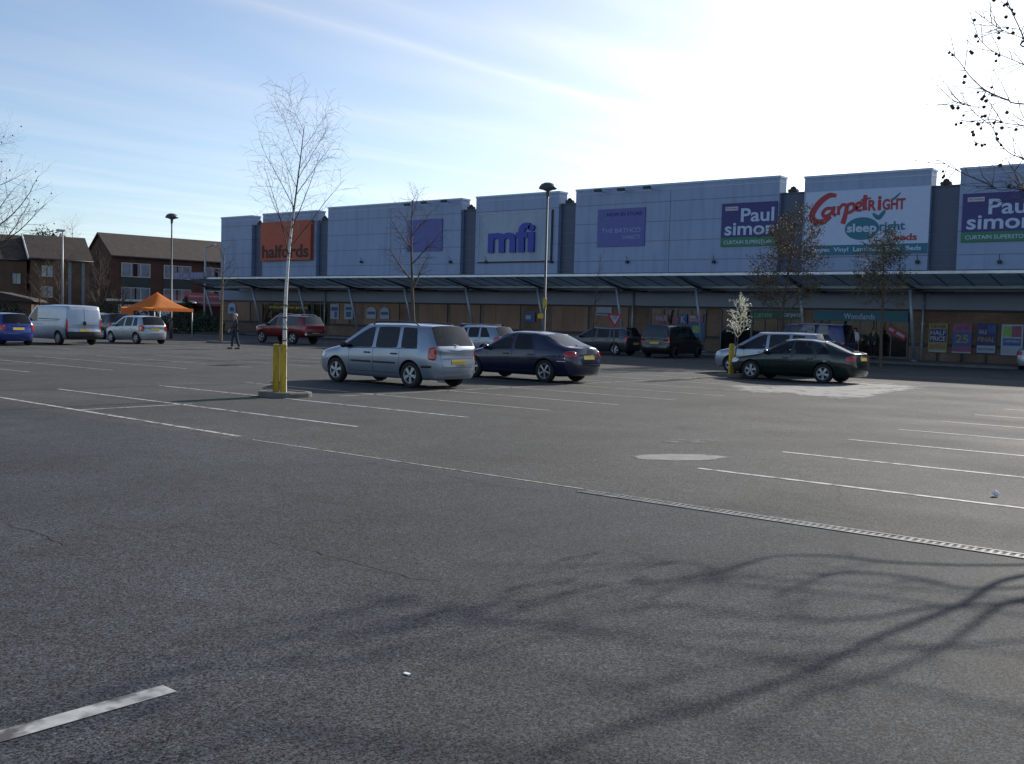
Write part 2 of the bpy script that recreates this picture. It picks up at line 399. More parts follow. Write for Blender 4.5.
def spill_mat(name, col, lo=.35, hi=.75, amp=1.1, scale=5):
    m = mat(name, col, .85, var=.22, scale=4); nt = m.node_tree; b = [n for n in nt.nodes if n.type == 'BSDF_PRINCIPLED'][0]; o = [n for n in nt.nodes if n.type == 'OUTPUT_MATERIAL'][0]
    at_ = nn(nt, 'ShaderNodeAttribute', attribute_name='cover'); tc = nn(nt, 'ShaderNodeTexCoord'); nz = nn(nt, 'ShaderNodeTexNoise'); nz.inputs['Scale'].default_value = scale; nz.inputs['Detail'].default_value = 9; nz.inputs['Roughness'].default_value = .68
    nt.links.new(tc.outputs['Object'], nz.inputs['Vector']); a = nn(nt, 'ShaderNodeMath', operation='MULTIPLY_ADD'); a.inputs[1].default_value = amp*2; a.inputs[2].default_value = -amp
    nt.links.new(nz.outputs['Fac'], a.inputs[0]); s_ = nn(nt, 'ShaderNodeMath', operation='ADD'); nt.links.new(a.outputs[0], s_.inputs[0]); nt.links.new(at_.outputs['Fac'], s_.inputs[1])
    r = nn(nt, 'ShaderNodeMapRange'); r.inputs[1].default_value = lo; r.inputs[2].default_value = hi; nt.links.new(s_.outputs[0], r.inputs[0])
    ml = nn(nt, 'ShaderNodeMath', operation='MULTIPLY'); nt.links.new(r.outputs[0], ml.inputs[0]); nt.links.new(at_.outputs['Fac'], ml.inputs[1])
    pw = nn(nt, 'ShaderNodeMath', operation='MINIMUM'); nt.links.new(r.outputs[0], pw.inputs[0]); m3 = nn(nt, 'ShaderNodeMath', operation='MULTIPLY'); m3.inputs[1].default_value = 3.0; nt.links.new(at_.outputs['Fac'], m3.inputs[0]); nt.links.new(m3.outputs[0], pw.inputs[1])
    t = nn(nt, 'ShaderNodeBsdfTransparent'); mx = nn(nt, 'ShaderNodeMixShader'); nt.links.new(pw.outputs[0], mx.inputs[0]); nt.links.new(t.outputs[0], mx.inputs[1]); nt.links.new(b.outputs[0], mx.inputs[2]); nt.links.new(mx.outputs[0], o.inputs[0])
    return m
def blob(name, cx, cy, rx, ry, m, seed, z=.004, rot=0., amp=.22, n=40):
    bm = B(); vs = []
    for k in range(n):
        a = 2*PI*k/n; q = 1+amp*noise.noise(Vector((math.cos(a)*2, math.sin(a)*2, seed)))+.06*noise.noise(Vector((math.cos(a)*8, math.sin(a)*8, seed)))
        x, y = rx*q*math.cos(a), ry*q*math.sin(a)
        vs.append(Vector((cx+x*math.cos(rot)-y*math.sin(rot), cy+x*math.sin(rot)+y*math.cos(rot), z)))
    ragged(bm, vs); tag(obj(name, bm, m), kind='structure')
STAIN = spill_mat('pale_cement_spill', (.165, .165, .16), .2, .6, .7)
PATCH = spill_mat('worn_pale_patch', (.16, .16, .153), .30, .85, 1.5, 1.6)
p = gp(680, 457.3); blob('cement_stain', p.x, p.y, .33, .64, STAIN, 3.1, rot=math.radians(-36), amp=.25)
p = gp(690, 441); blob('faint_stain', p.x, p.y, .32, .55, spill_mat('faint_spill', (.10, .099, .096), .75, 1.25, 1.4, 4), 7.7, rot=math.radians(-36))
def poly_patch(name, pix, m, z=.0045):
    bm = B(); pts = [gp(*q) for q in pix]; vs = []
    n = len(pts)
    for i in range(n):
        a, b = pts[i], pts[(i+1) % n]
        for k in range(16):
            q = a.lerp(b, k/16); q.z = z; q.x += .30*noise.noise(q*1.3)+.14*noise.noise(q*5); q.y += .30*noise.noise(q*1.7+Vector((5, 0, 0)))+.14*noise.noise(q*6); vs.append(q.copy())
    ragged(bm, vs); tag(obj(name, bm, m), kind='structure')
poly_patch('worn_surface_patch', [(718, 384), (770, 386), (862, 381), (935, 387), (905, 391), (868, 398), (835, 399), (790, 394), (745, 392)], PATCH)
# dark joint across the bays
bm = B(); a = gp(0, 390.5); b_ = gp(290, 382.5)
JT = mat('dark_joint', (.022, .022, .023), .9, var=.3, scale=4)
line(bm, a.x, a.y, b_.x, b_.y, .10, .0042); tag(obj('tarmac_joint', bm, JT), kind='structure')
# two old cracks
bm = B()
for pix in (((0, 521), (18, 527), (34, 532), (50, 537), (66, 546)), ((258, 541), (290, 545), (330, 556), (372, 568), (410, 577), (442, 581)), ((380, 465), (440, 475), (500, 486), (560, 492)), ((640, 430), (700, 436), (760, 437))):
    pts = [gp(*q) for q in pix]; fine = []
    for i in range(len(pts)-1):
        for k in range(8):
            q = pts[i].lerp(pts[i+1], k/8); q.x += .05*noise.noise(q*7); q.y += .06*noise.noise(q*6+Vector((0, 9, 0))); fine.append(q)
    for i in range(len(fine)-1): line(bm, fine[i].x, fine[i].y, fine[i+1].x, fine[i+1].y, .004+.007*rnd.random(), .004)
tag(obj('tarmac_cracks', bm, mat('crack_dark', (.024, .024, .025), .95)), kind='structure')
# linear drain
dr = empty('drainage_grating', (-5.9, 8.7, 0), 0, 'long slotted metal drainage channel set in the asphalt along the edge of the bays', 'drain')
GALV = mat('galvanised_steel', (.16, .165, .17), .7, .3, var=.3, scale=8, dirt=((.06, .055, .05), 6, 1.3))
bm = B()
for y in (8.615, 8.765): box(bm, -5.95, 8, y-.016, y+.016, .001, .0075)
obj('channel_frame', bm, GALV, dr, local=False)
bm = B(); x = -5.9
while x < 3.0:
    j_ = rnd.uniform(-.003, .003); box(bm, x+j_, x+.028+j_, 8.634, 8.746, -.02, .0055+rnd.uniform(-.001, .001))
    x += .062
obj('slotted_grate', bm, GALV, dr, local=False)
bm = B(); quad(bm, ((-5.95, 8.63, .003), (8, 8.63, .003), (8, 8.75, .003), (-5.95, 8.75, .003)))
obj('channel_bottom', bm, JT, dr, local=False)
# small litter
p = gp(996, 496.5)
bm = B(); bmesh.ops.create_icosphere(bm, subdivisions=3, radius=.034)
for v in bm.verts: v.co *= 1+.35*noise.noise(v.co*40); v.co.z *= .8
tag(obj('crumpled_paper', bm, mat('white_paper', (.8, .8, .8), .7), base=(p.x, p.y, .034)), 'small white crumpled piece of litter on the asphalt beside a bay line', 'litter')
p = gp(407, 674.5)
bm = B(); box(bm, -.02, .02, -.012, .012, 0, .006, bev=.003)
tag(obj('paper_scrap', bm, MATS['white_paper'], base=(p.x, p.y, .001)), 'tiny white paper scrap lying flat on the near dark asphalt', 'litter')

# ------------------------------------------------------------------ retail building
YF = 62.0
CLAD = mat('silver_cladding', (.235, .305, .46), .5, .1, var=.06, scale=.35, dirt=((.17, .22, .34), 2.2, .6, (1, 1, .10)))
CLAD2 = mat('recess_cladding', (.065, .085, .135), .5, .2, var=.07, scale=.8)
COPE = mat('coping_metal', (.30, .37, .48), .4, .4, var=.06)
SEAM = mat('panel_seam', (.13, .15, .18), .7)
BRICK = brick_mat('store_brick', (.20, .125, .09), (.25, .16, .12), (.20, .17, .14))
DBRICK = brick_mat('dark_plinth_brick', (.06, .058, .07), (.085, .08, .09), (.12, .12, .12))
DARK = mat('dark_metal', (.03, .032, .036), .5, .3)
store = empty('retail_building', (-40, YF, 0), 0, 'long retail warehouse with silver blue cladding above a brick ground floor', 'building')
def FX(px, py=200): return fp(px, py, YF).x
secs = [(221.3, 252, 218.6, 216.8), (263, 316.8, 215.3, 211.5), (328.2, 461.6, 209.6, 198.8), (476.4, 559.4, 198.2, 193), (576.3, 780.2, 190.2, 179), (805, 931.8, 177.6, 171.2), (961, 1090, 168.6, 163)]
SEC = []
for a, b_, ya, yb in secs:
    pa, pb = fp(a, ya, YF), fp(b_, yb, YF); SEC.append([pa.x, pb.x, (pa.z+pb.z)/2])
SEC[-1][1] = SEC[-1][0]+20; SEC.append([SEC[-1][1]+2.6, SEC[-1][1]+22, SEC[-1][2]])
XL, XR = SEC[0][0], SEC[-1][1]
ZB = 4.3
for i, (xa, xb, H) in enumerate(SEC):
    bm = B(); box(bm, xa, xb, YF, YF+1.0, ZB-.3, H)
    wall = obj('cladding_panel', bm, CLAD, store, local=False)
    bm = B(); box(bm, xa-.05, xb+.05, YF-.05, YF+1.06, H+.002, H+.14, bev=.015)
    box(bm, xa-.02, xb+.02, YF-.02, YF+1.03, H-.28, H-.24)
    obj('coping', bm, COPE, wall, local=False)
    bm = B(); z = ZB+.55
    while z < H-1.0:
        z += 1.32
        if z < H-.6: box(bm, xa+.01, xb-.01, YF-.006, YF, z-.018, z+.018); box(bm, xb, xb+.006, YF, YF+1, z-.018, z+.018)
    n = max(1, round((xb-xa)/8.2))
    for k in range(1, n): 
        x = xa+(xb-xa)*k/n; box(bm, x-.02, x+.02, YF-.009, YF-.0065, ZB, H-.3)
    obj('panel_joints', bm, SEAM, wall, local=False)
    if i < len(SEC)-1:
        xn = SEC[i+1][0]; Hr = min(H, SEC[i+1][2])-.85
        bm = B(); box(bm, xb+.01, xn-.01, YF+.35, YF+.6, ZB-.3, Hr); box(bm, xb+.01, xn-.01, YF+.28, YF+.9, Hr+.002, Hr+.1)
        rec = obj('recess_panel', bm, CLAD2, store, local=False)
        bm = B(); z = ZB+.4
        while z < Hr-.3:
            z += .9; box(bm, xb+.02, xn-.02, YF+.342, YF+.35, z-.015, z+.015)
        obj('panel_joints', bm, SEAM, rec, local=False)
        # rooftop light seen over the recess
        bm = B(); xm = xb+.45*(xn-xb); box(bm, xm-.3, xm+.3, YF+.2, YF+.6, Hr+.1, Hr+.3, bev=.04); lathe(bm, [(.001, .5), (.16, .42), (.2, .3)], 10, Matrix.Translation((xm, YF+.4, Hr)))
        obj('roof_vent', bm, DARK, store, local=False)
bm = B(); box(bm, XL+.5, XR-.5, YF+.95, YF+45, 0, 9.6)
obj('main_hall', bm, CLAD2, store, local=False)
# floodlights over the cladding and at the parapet
def flood(x, z, top=False):
    bm = B()
    if top: 
        tube(bm, [(x, YF+.1, z), (x, YF-.75, z+.12)], .02, 5); box(bm, x-.28, x+.28, YF-.95, YF-.7, z-.02, z+.16, bev=.03)
    else:
        box(bm, x-.11, x+.11, YF-.22, YF-.02, z-.1, z+.1, bev=.03); tube(bm, [(x, YF-.1, z+.1), (x, YF-.25, z+.42)], .018, 5)
    obj('floodlight', bm, DARK, store, local=False)
for px in (340+22, 461-10, 487, 552, 628, 714.5, 918, 1000): p = fp(px, 262, YF); flood(p.x, p.z)
for px, py in ((407, 205.5), (424, 203.5), (444, 202), (598, 191.5), (621, 190.5), (647, 188.5)):
    p = fp(px, py, YF-.8); flood(p.x, p.z, True)
# ground floor
bm = B(); box(bm, XL+.1, XR, YF, YF+.9, 1.05, 3.02)
obj('brick_wall', bm, BRICK, store, local=False)
bm = B(); box(bm, XL+.1, XR, YF-.03, YF+.9, .1, 1.05); obj('brick_plinth', bm, BRICK, store, local=False)
bm = B(); box(bm, XL+.1, XR, YF-.045, YF-.03, .92, 1.12); obj('plinth_band', bm, DBRICK, store, local=False)
FASC = mat('fascia_panel', (.18, .22, .31), .45, .2, var=.06, scale=.5)
bm = B(); box(bm, XL, XR, YF-.16, YF+.9, 3.02, 4.0); obj('fascia', bm, FASC, store, local=False)
bm = B(); box(bm, XL, XR, YF-.2, YF-.16, 2.96, 3.06); obj('fascia_trim', bm, DARK, store, local=False)
PIPE = mat('downpipe_metal', (.36, .41, .50), .45, .3)
for px in (324, 632, 922.5):
    p = fp(px, 320, YF-.3); bm = B(); tube(bm, [(p.x, YF-.26, .15), (p.x, YF-.26, 4.1)], .06, 8)
    for z in (1, 2.2, 3.4): box(bm, p.x-.09, p.x+.09, YF-.3, YF-.16, z, z+.05)
    obj('downpipe', bm, PIPE, store, local=False)
# boarded bays and shop windows between brick piers
BOARD = mat('brown_boarding', (.27, .165, .115), .75, var=.16, scale=1.1, stretch=(1, 1, .4))
FRAME = mat('window_frame_metal', (.10, .11, .13), .45, .4)
SHOPG = glass_mat('shop_glass', (.45, .48, .50), .02, k=.4)
def PX(px, py, Y=YF): p = fp(px, py, Y); return p.x, p.z
def boarded(pa, pb):
    xa, xb = FX(pa, 320), FX(pb, 320)
    bm = B(); n = max(2, round((xb-xa)/1.25))
    for k in range(n):
        x = xa+(xb-xa)*k/n; box(bm, x+.008, x+(xb-xa)/n-.008, YF-.06, YF-.031, 1.14, 2.94)
    b = obj('boarded_window', bm, BOARD, store, local=False)
    for xx in (xa-.06, xb): bm = B(); box(bm, xx, xx+.06, YF-.08, YF-.001, 1.125, 2.95); obj('frame', bm, FRAME, b, local=False)
for a, b_ in ((232, 250), (336, 349), (364, 399), (419, 447), (451, 480), (484, 520), (552, 588), (592, 628)): boarded(a, b_)
def shop_window(pa, pb, z0=.16, z1=2.95, panes=4, interior=(.10, .09, .08)):
    xa, xb = FX(pa, 320), FX(pb, 320)
    bm = B(); box(bm, xa, xb, YF-.034, YF-.031, z0, z1); f = obj('shop_window', bm, mat('shop_interior_%d' % int(interior[0]*100), interior, .9, var=.8, scale=1.3), store, local=False)
    bm = B()
    for k in range(panes+1):
        x = xa+(xb-xa)*k/panes; box(bm, x-.04, x+.04, YF-.12, YF-.036, z0, z1)
    box(bm, xa, xb, YF-.11, YF-.036, z1-.1, z1-.003); box(bm, xa, xb, YF-.11, YF-.036, z0+.003, z0+.1); obj('frame', bm, FRAME, f, local=False)
    bm = B(); quad(bm, ((xa, YF-.07, z0), (xb, YF-.07, z0), (xb, YF-.07, z1), (xa, YF-.07, z1))); obj('pane', bm, SHOPG, f, local=False)
    return xa, xb
shop_window(263, 312, .9, 2.9, 5, (.16, .11, .05)); shop_window(314, 329, .9, 2.9, 2, (.16, .15, .07)); shop_window(651, 706, .9, 2.9, 4, (.2, .13, .12))
shop_window(722, 752, .16, 2.95, 2, (.06, .05, .05)); shop_window(753, 803, .16, 2.95, 4, (.09, .07, .05)); shop_window(814, 909, .16, 2.95, 6, (.09, .075, .06))

# ------------------------------------------------------------------ signs
WHITE = mat('sign_white', (.44, .53, .70), .5, var=.03); NAVY = mat('sign_navy', (.018, .02, .15), .45, var=.05); BLUE = mat('sign_blue', (.008, .03, .33), .4, var=.05)
RED = mat('sign_red', (.34, .014, .03), .45, var=.05); TEAL = mat('sign_teal', (.0, .13, .20), .45, var=.05); GREEN = mat('sign_green', (.01, .16, .07), .45, var=.05)
ORANGE = mat('sign_orange', (.40, .065, .025), .5, var=.08, scale=1.5); LILAC = mat('sign_lilac', (.09, .105, .33), .5, var=.06); DKBROWN = mat('sign_brown', (.045, .012, .012), .6)
def rect(px0, px1, py0, py1, Y=YF):
    """photo rectangle measured along its vertical middle -> wall coordinates"""
    pm = (py0+py1)/2; xa, xb = fp(px0, pm, Y).x, fp(px1, pm, Y).x; xc = (px0+px1)/2
    return xa, xb, fp(xc, py1, Y).z, fp(xc, py0, Y).z
def sign(name, r, m, label, depth=.08, y=YF, cat='sign', frame=None, group=None):
    xa, xb, za, zb = r; e = empty(name, ((xa+xb)/2, y, za), 0, label, cat, group)
    bm = B(); box(bm, xa, xb, y-depth, y-.012, za, zb, bev=.01); obj('sign_panel', bm, m, e, local=False)
    if frame:
        bm = B()
        for q in ((xa-.05, xb+.05, za-.05, za), (xa-.05, xb+.05, zb, zb+.05), (xa-.05, xa, za, zb), (xb, xb+.05, za, zb)): box(bm, q[0], q[1], y-depth-.03, y-.01, q[2], q[3])
        obj('frame', bm, frame, e, local=False)
    return e
def letters(e, s, r, y, m, bold=0., shear=0., depth=.02, name='lettering', slant=0.):
    return obj(name, text_bm(s, *r, y, depth, bold, shear, slant=slant), m, e, local=False)
# orange
r = rect(263.6, 313.6, 221.5, 260.5); e = sign('shop_sign', r, ORANGE, 'large square orange sign with dark lettering near the left end of the cladding', .35)
xa, xb, za, zb = r; letters(e, 'halfords', (xa+.25, xb-.25, za+.22, za+.22+(zb-za)*.34), YF-.35, DKBROWN, .025)
# lilac panels
r = rect(407.5, 442.7, 219.5, 251.3); e = sign('shop_sign', r, LILAC, 'square lilac sign panel partly behind the bare tree, left of the mfi sign')
r = rect(598, 645.3, 208.5, 246.5); e = sign('shop_sign', r, LILAC, 'square lilac sign panel reading NOW IN STORE, right of the mfi sign')
xa, xb, za, zb = r; h = zb-za; w_ = xb-xa
letters(e, 'NOW IN STORE', (xa+.2*w_, xb-.07*w_, za+.80*h, za+.90*h), YF-.08, NAVY, .02)
LG = mat('sign_lilac_pale', (.27, .30, .55), .5)
letters(e, 'THE BATHCO', (xa+.10*w_, xb-.08*w_, za+.36*h, za+.48*h), YF-.08, LG, .01); letters(e, 'DIRECT', (xa+.55*w_, xb-.08*w_, za+.19*h, za+.28*h), YF-.08, LG, .01)
# mfi
r = rect(480, 551, 213, 260.5); e = sign('shop_sign', r, mat('sign_pale_panel', (.29, .36, .46), .45, var=.05, dirt=((.16, .22, .30), .8, .6, (1, 1, .3))), 'big pale framed panel with thick blue mfi letters', .10, frame=COPE)
xa, xb, za, zb = r
r2 = rect(490, 536.2, 223.5, 252.5)
letters(e, 'mfi', r2, YF-.10, BLUE, .03, depth=.16)
bm = B(); box(bm, xb+.051, xb+.17, YF-.09, YF-.01, za, zb+.1); box(bm, xa-.1, xb+.2, YF-.12, YF-.01, za-.14, za-.055); obj('painted_shadow_gap', bm, DARK, e, local=False)  # solid dark bars beside and below the panel stand in for its shaded gap
# Paul Simon
PSW = None
def paul(px0, py, w_=None, lab=''):
    xa, xb, za, zb = rect(px0, 777.3, py[0], py[1]) if w_ is None else (fp(px0, 215, YF).x, fp(px0, 215, YF).x+w_, fp(1000, py[1], YF).z, fp(1000, py[0], YF).z)
    e = sign('shop_sign', (xa, xb, za, zb), NAVY, lab); h = zb-za; w_ = xb-xa
    bm = B(); box(bm, xa+.006, xb-.006, YF-.087, YF-.081, za+.01, za+.205*h); obj('green_band', bm, GREEN, e, local=False)
    letters(e, 'Paul', (xa+.36*w_, xb-.05*w_, za+.555*h, za+.87*h), YF-.08, WHITE, .018); letters(e, 'simon', (xa+.07*w_, xb-.03*w_, za+.255*h, za+.545*h), YF-.08, WHITE, .018)
    letters(e, 'CURTAIN SUPERSTORE', (xa+.06*w_, xb-.06*w_, za+.055*h, za+.14*h), YF-.088, WHITE, .01)
    bm = B(); box(bm, xa+.07*w_, xa+.30*w_, YF-.087, YF-.081, za+.83*h, za+.92*h); t = obj('small_strip', bm, mat('sign_pink', (.5, .42, .5), .5), e, local=False)
    letters(e, 'The Complete', (xa+.08*w_, xa+.29*w_, za+.845*h, za+.905*h), YF-.088, NAVY, .0, depth=.005)
    return w_
PSW = paul(721.8, (202.5, 246.2), None, 'navy Paul Simon sign with green band, behind the leafy tree right of the lilac sign')
paul(962.4, (192.2, 241.5), PSW, 'navy Paul Simon curtain sign with green band, cut off by the right edge')
# CarpetRight
xa, xb, za, zb = rect(805, 929.5, 189.2, 254.2); e = sign('shop_sign', (xa, xb, za, zb), WHITE, 'wide white sign with red carpet lettering and a teal oval')
h = zb-za; w_ = xb-xa
bm = B(); box(bm, xa+.006, xb-.006, YF-.087, YF-.081, za+.006, za+.15*h); obj('teal_band', bm, TEAL, e, local=False)
letters(e, 'Carpet  Vinyl  Laminate  Rugs  Beds', (xa+.05*w_, xb-.05*w_, za+.025*h, za+.115*h), YF-.088, WHITE, .02)
def P2(u, v): return (xa+u*w_, za+v*h)          # sign coordinates
def stroke(bm, pts, wid, y, th=.02):
    P = [Vector(P2(*p[:2])) for p in pts]; W = [wid*(p[2] if len(p) > 2 else 1) for p in pts]
    Q = []; WW = []
    for i in range(len(P)-1):
        p0, p1, p2, p3 = P[max(i-1, 0)], P[i], P[i+1], P[min(i+2, len(P)-1)]
        for k in range(6):
            t = k/6; Q.append(.5*((2*p1)+(p2-p0)*t+(2*p0-5*p1+4*p2-p3)*t*t+(3*p1-p0-3*p2+p3)*t**3)); WW.append(W[i]*(1-t)+W[i+1]*t)
    Q.append(P[-1]); WW.append(W[-1])
    L_, R_ = [], []
    for i, q in enumerate(Q):
        t = (Q[min(i+1, len(Q)-1)]-Q[max(i-1, 0)]).normalized(); n = Vector((-t.y, t.x))*WW[i]/2
        L_.append(bm.verts.new((q.x+n.x, y-th, q.y+n.y))); R_.append(bm.verts.new((q.x-n.x, y-th, q.y-n.y)))
    for i in range(len(Q)-1):
        try: bm.faces.new((L_[i], R_[i], R_[i+1], L_[i+1]))
        except ValueError: pass
# brush lettering: C a r p e t
sy = YF-.081
scr = [
 ([(.262, .925, .7), (.20, .93, 1.1), (.13, .84, 1.25), (.075, .70, 1.3), (.065, .58, 1.3), (.11, .52, 1.3), (.17, .535, 1.1), (.225, .60, .6)], .30),
 ([(.245, .72, .8), (.19, .73, 1), (.155, .67, 1), (.165, .61, 1), (.21, .63, 1), (.25, .72, .9)], .22),
 ([(.25, .76, .9), (.24, .66, 1), (.265, .61, .9)], .22),
 ([(.285, .76, .9), (.285, .62, 1)], .2), ([(.285, .70, .8), (.315, .775, 1), (.345, .77, .9)], .2),
 ([(.355, .78, .9), (.345, .64, 1.1), (.325, .48, 1.2)], .26), ([(.355, .77, .9), (.40, .785, 1), (.415, .71, 1), (.375, .65, .9), (.35, .67, .8)], .2),
 ([(.425, .71, .8), (.465, .75, .9), (.46, .80, .9), (.43, .77, 1), (.43, .69, 1), (.475, .68, .8)], .18),
 ([(.50, .91, .9), (.495, .78, 1), (.50, .675, 1.1)], .26), ([(.465, .83, .7), (.50, .845, .8), (.545, .86, .5)], .16)]
bm = B()
for k, (pts, wd) in enumerate(scr): stroke(bm, pts, wd, sy-.0012*k, .01)
obj('brush_lettering', bm, RED, e, local=False)
letters(e, 'R', (*[P2(.525, 0)[0], P2(.59, 0)[0]], P2(0, .665)[1], P2(0, .83)[1]), YF-.08, RED, .035); letters(e, 'i', (P2(.60, 0)[0], P2(.628, 0)[0], P2(0, .665)[1], P2(0, .885)[1]), YF-.08, RED, .035)
letters(e, 'GHT', (P2(.637, 0)[0], P2(.815, 0)[0], P2(0, .665)[1], P2(0, .835)[1]), YF-.08, RED, .035)
bm = B(); n = 40; c0 = P2(.482, .395); bm.faces.new([bm.verts.new((c0[0]+.138*w_*math.cos(-2*PI*k/n), YF-.09, c0[1]+.175*h*math.sin(-2*PI*k/n))) for k in range(n)]); obj('teal_oval', bm, TEAL, e, local=False)
letters(e, 'sleep', (P2(.362, 0)[0], P2(.60, 0)[0], P2(0, .30)[1], P2(0, .475)[1]), YF-.091, WHITE, .03); letters(e, 'right', (P2(.622, 0)[0], P2(.82, 0)[0], P2(0, .315)[1], P2(0, .49)[1]), YF-.08, TEAL, .025)
letters(e, 'beds', (P2(.738, 0)[0], P2(.915, 0)[0], P2(0, .195)[1], P2(0, .30)[1]), YF-.08, RED, .03)
bm = B(); stroke(bm, [(.565, .62, .6), (.61, .555, 1.3), (.645, .62, 1), (.66, .66, .6)], .22, sy, .012); stroke(bm, [(.72, .82, 1), (.775, .915, .4)], .16, sy, .012); obj('tick_mark', bm, TEAL, e, local=False)

# teal fascia of the small shop
xa, xb, za, zb = rect(814.5, 908.5, 311.5, 321.2, YF-.2); e = sign('shop_fascia', (xa, xb, za, zb), TEAL, 'long teal fascia sign over the small shop behind the dark green car', .06, YF-.2)
letters(e, 'Woodlands', (xa+.33*(xb-xa), xa+.66*(xb-xa), za+.2*(zb-za), zb-.12), YF-.26, WHITE, .01)
xa, xb, za, zb = rect(753, 803, 311, 319, YF-.2); e = sign('shop_fascia', (xa, xb, za, zb), mat('sign_dark_green', (.02, .09, .06), .5), 'dark green fascia with pale lit lettering under the canopy beside the teal one', .06, YF-.2)
letters(e, 'carpets', (xa+.62*(xb-xa), xb-.1, za+.15*(zb-za), zb-.1), YF-.26, WHITE, .01); letters(e, 'CURTAINS', (xa+.1, xa+.4*(xb-xa), za+.15*(zb-za), zb-.15), YF-.26, mat('sign_mint', (.2, .45, .35), .5), .01)
xa, xb, za, zb = rect(269, 309, 305.2, 310, YF-.2); e = sign('shop_fascia', (xa, xb, za, zb), mat('sign_black', (.03, .025, .01), .5), 'narrow dark fascia with yellow lettering above the red pickup', .05, YF-.2)
letters(e, 'everyday low prices', (xa+.15, xb-.15, za+.06, zb-.05), YF-.25, mat('sign_yellow', (.62, .45, .02), .5), .02)

# posters
YEL = mat('poster_yellow', (.30, .25, .07), .55); PINK = mat('poster_pink', (.26, .085, .17), .55); PBLUE = mat('poster_blue', (.035, .10, .30), .55); PWHITE = mat('poster_white', (.34, .39, .48), .55, var=.06); PGREEN = mat('poster_green', (.22, .42, .12), .55)
YP = YF-.13
def poster(pr, base, label, bands=(), texts=(), frame=None, group=None, legs=False, arch=False):
    xa, xb, za, zb = rect(*pr, YP); e = empty('poster', ((xa+xb)/2, YP, za), 0, label, 'poster', group); w_, h = xb-xa, zb-za
    bm = B()
    if arch:
        pts = [(xa, za), (xb, za), (xb, zb-.35*h)]+[(xa+w_*(.5+.5*math.cos(a)), zb-.35*h+.35*h*math.sin(a)) for a in [PI*k/10 for k in range(1, 10)]]+[(xa, zb-.35*h)]
        prism(bm, pts, YP-.02, YP)
    else: box(bm, xa, xb, YP-.02, YP, za, zb)
    obj('poster_sheet', bm, base, e, local=False)
    for (u0, u1, v0, v1, m) in bands:
        bm = B(); box(bm, xa+u0*w_, xa+u1*w_, YP-.026, YP-.021, za+v0*h, za+v1*h); obj('printed_band', bm, m, e, local=False)
    for (s, u0, u1, v0, v1, m) in texts: letters(e, s, (xa+u0*w_, xa+u1*w_, za+v0*h, za+v1*h), YP-.027, m, .02, depth=.004)
    if frame:
        bm = B()
        for q in ((xa-.05, xb+.05, za-.05, za), (xa-.05, xb+.05, zb, zb+.05), (xa-.05, xa, za, zb), (xb, xb+.05, za, zb)): box(bm, q[0], q[1], YP-.05, YP, q[2], q[3])
        obj('frame', bm, frame, e, local=False)
    if legs:
        bm = B(); xm = (xa+xb)/2; box(bm, xm-.05, xm+.05, YP+.005, YP+.06, .12, za); obj('post', bm, DARK, e, local=False)
    return e
poster((928.5, 947.5, 323.5, 352.5), YEL, 'tall poster reading HALF PRICE, leftmost of the row on the brick wall', [(.05, .95, .36, .80, NAVY), (.05, .95, .02, .08, PWHITE)], [('HALF', .1, .9, .60, .76, PWHITE), ('PRICE', .1, .9, .40, .56, PWHITE), ('FURTHER', .1, .9, .84, .95, NAVY), ('SAVINGS', .1, .9, .14, .28, PINK)], legs=True)
poster((952.6, 971.8, 323.5, 353.2), PBLUE, 'tall pink and blue poster with a large 25 on the brick wall', [(0, 1, .70, 1, PINK), (0, 1, .06, .24, PINK), (0, 1, 0, .05, PWHITE)], [('25', .15, .85, .34, .62, YEL), ('SAVE', .15, .85, .78, .92, PBLUE)], legs=True)
poster((976.8, 996.3, 323.5, 354.2), NAVY, 'tall navy poster reading FINAL in yellow, third in the row on the brick wall', [(.03, .97, .04, .28, PWHITE), (.55, .97, .70, .96, PBLUE)], [('FINAL', .06, .94, .40, .56, YEL), ('SALE', .1, .5, .66, .80, PWHITE), ('REDUCTIONS', .1, .9, .12, .2, NAVY)], legs=True)
poster((1002.5, 1022, 325.5, 354.5), PWHITE, 'tall poster in a pale frame behind the silver car at the right', [(.46, .96, .60, .98, PINK), (.04, .45, .62, .96, PGREEN), (.04, .96, .30, .55, PBLUE)], [('OFFERS', .1, .9, .40, .50, PWHITE)], frame=COPE)
poster((654.5, 668.5, 314.8, 321.8), PINK, 'small wide pink poster in the shop window above the black people carrier', [], [('SALE', .1, .9, .2, .8, PWHITE)])
poster((672.5, 679, 317, 322), PINK, 'tiny pink poster between the pink SALE poster and the blue K', [], [])
poster((679.6, 687, 313.8, 324.5), PBLUE, 'small blue poster with a white K in the shop window', [], [('K', .2, .8, .15, .85, PWHITE)])
poster((688.5, 703.5, 315, 322.3), PINK, 'wide pink poster right of the blue K poster', [(.1, .5, .5, .9, PWHITE)], [('SALE', .1, .9, .1, .45, PWHITE)])
poster((688.7, 704.4, 323.2, 340.8), PBLUE, 'blue poster with a yellow and green disc beside a canopy column', [(.25, .75, .45, .85, PGREEN), (.0, 1, 0, .1, PINK)], [('%', .3, .7, .5, .8, YEL)])
poster((228.3, 235.8, 303, 313.5), PWHITE, 'white arched poster on the brick wall left of the first canopy bay', [(.2, .8, .2, .6, PBLUE)], arch=True)
poster((330.5, 339, 304, 319), PWHITE, 'white poster nearer the red pickup, left of a pair under the canopy', [(.1, .9, .55, .8, PBLUE), (.5, .8, .1, .5, PBLUE)])
poster((344.5, 353, 304, 319.3), PWHITE, 'white poster farther from the red pickup, right of a pair under the canopy', [(.15, .85, .6, .8, PBLUE), (.2, .8, .15, .5, PBLUE)])
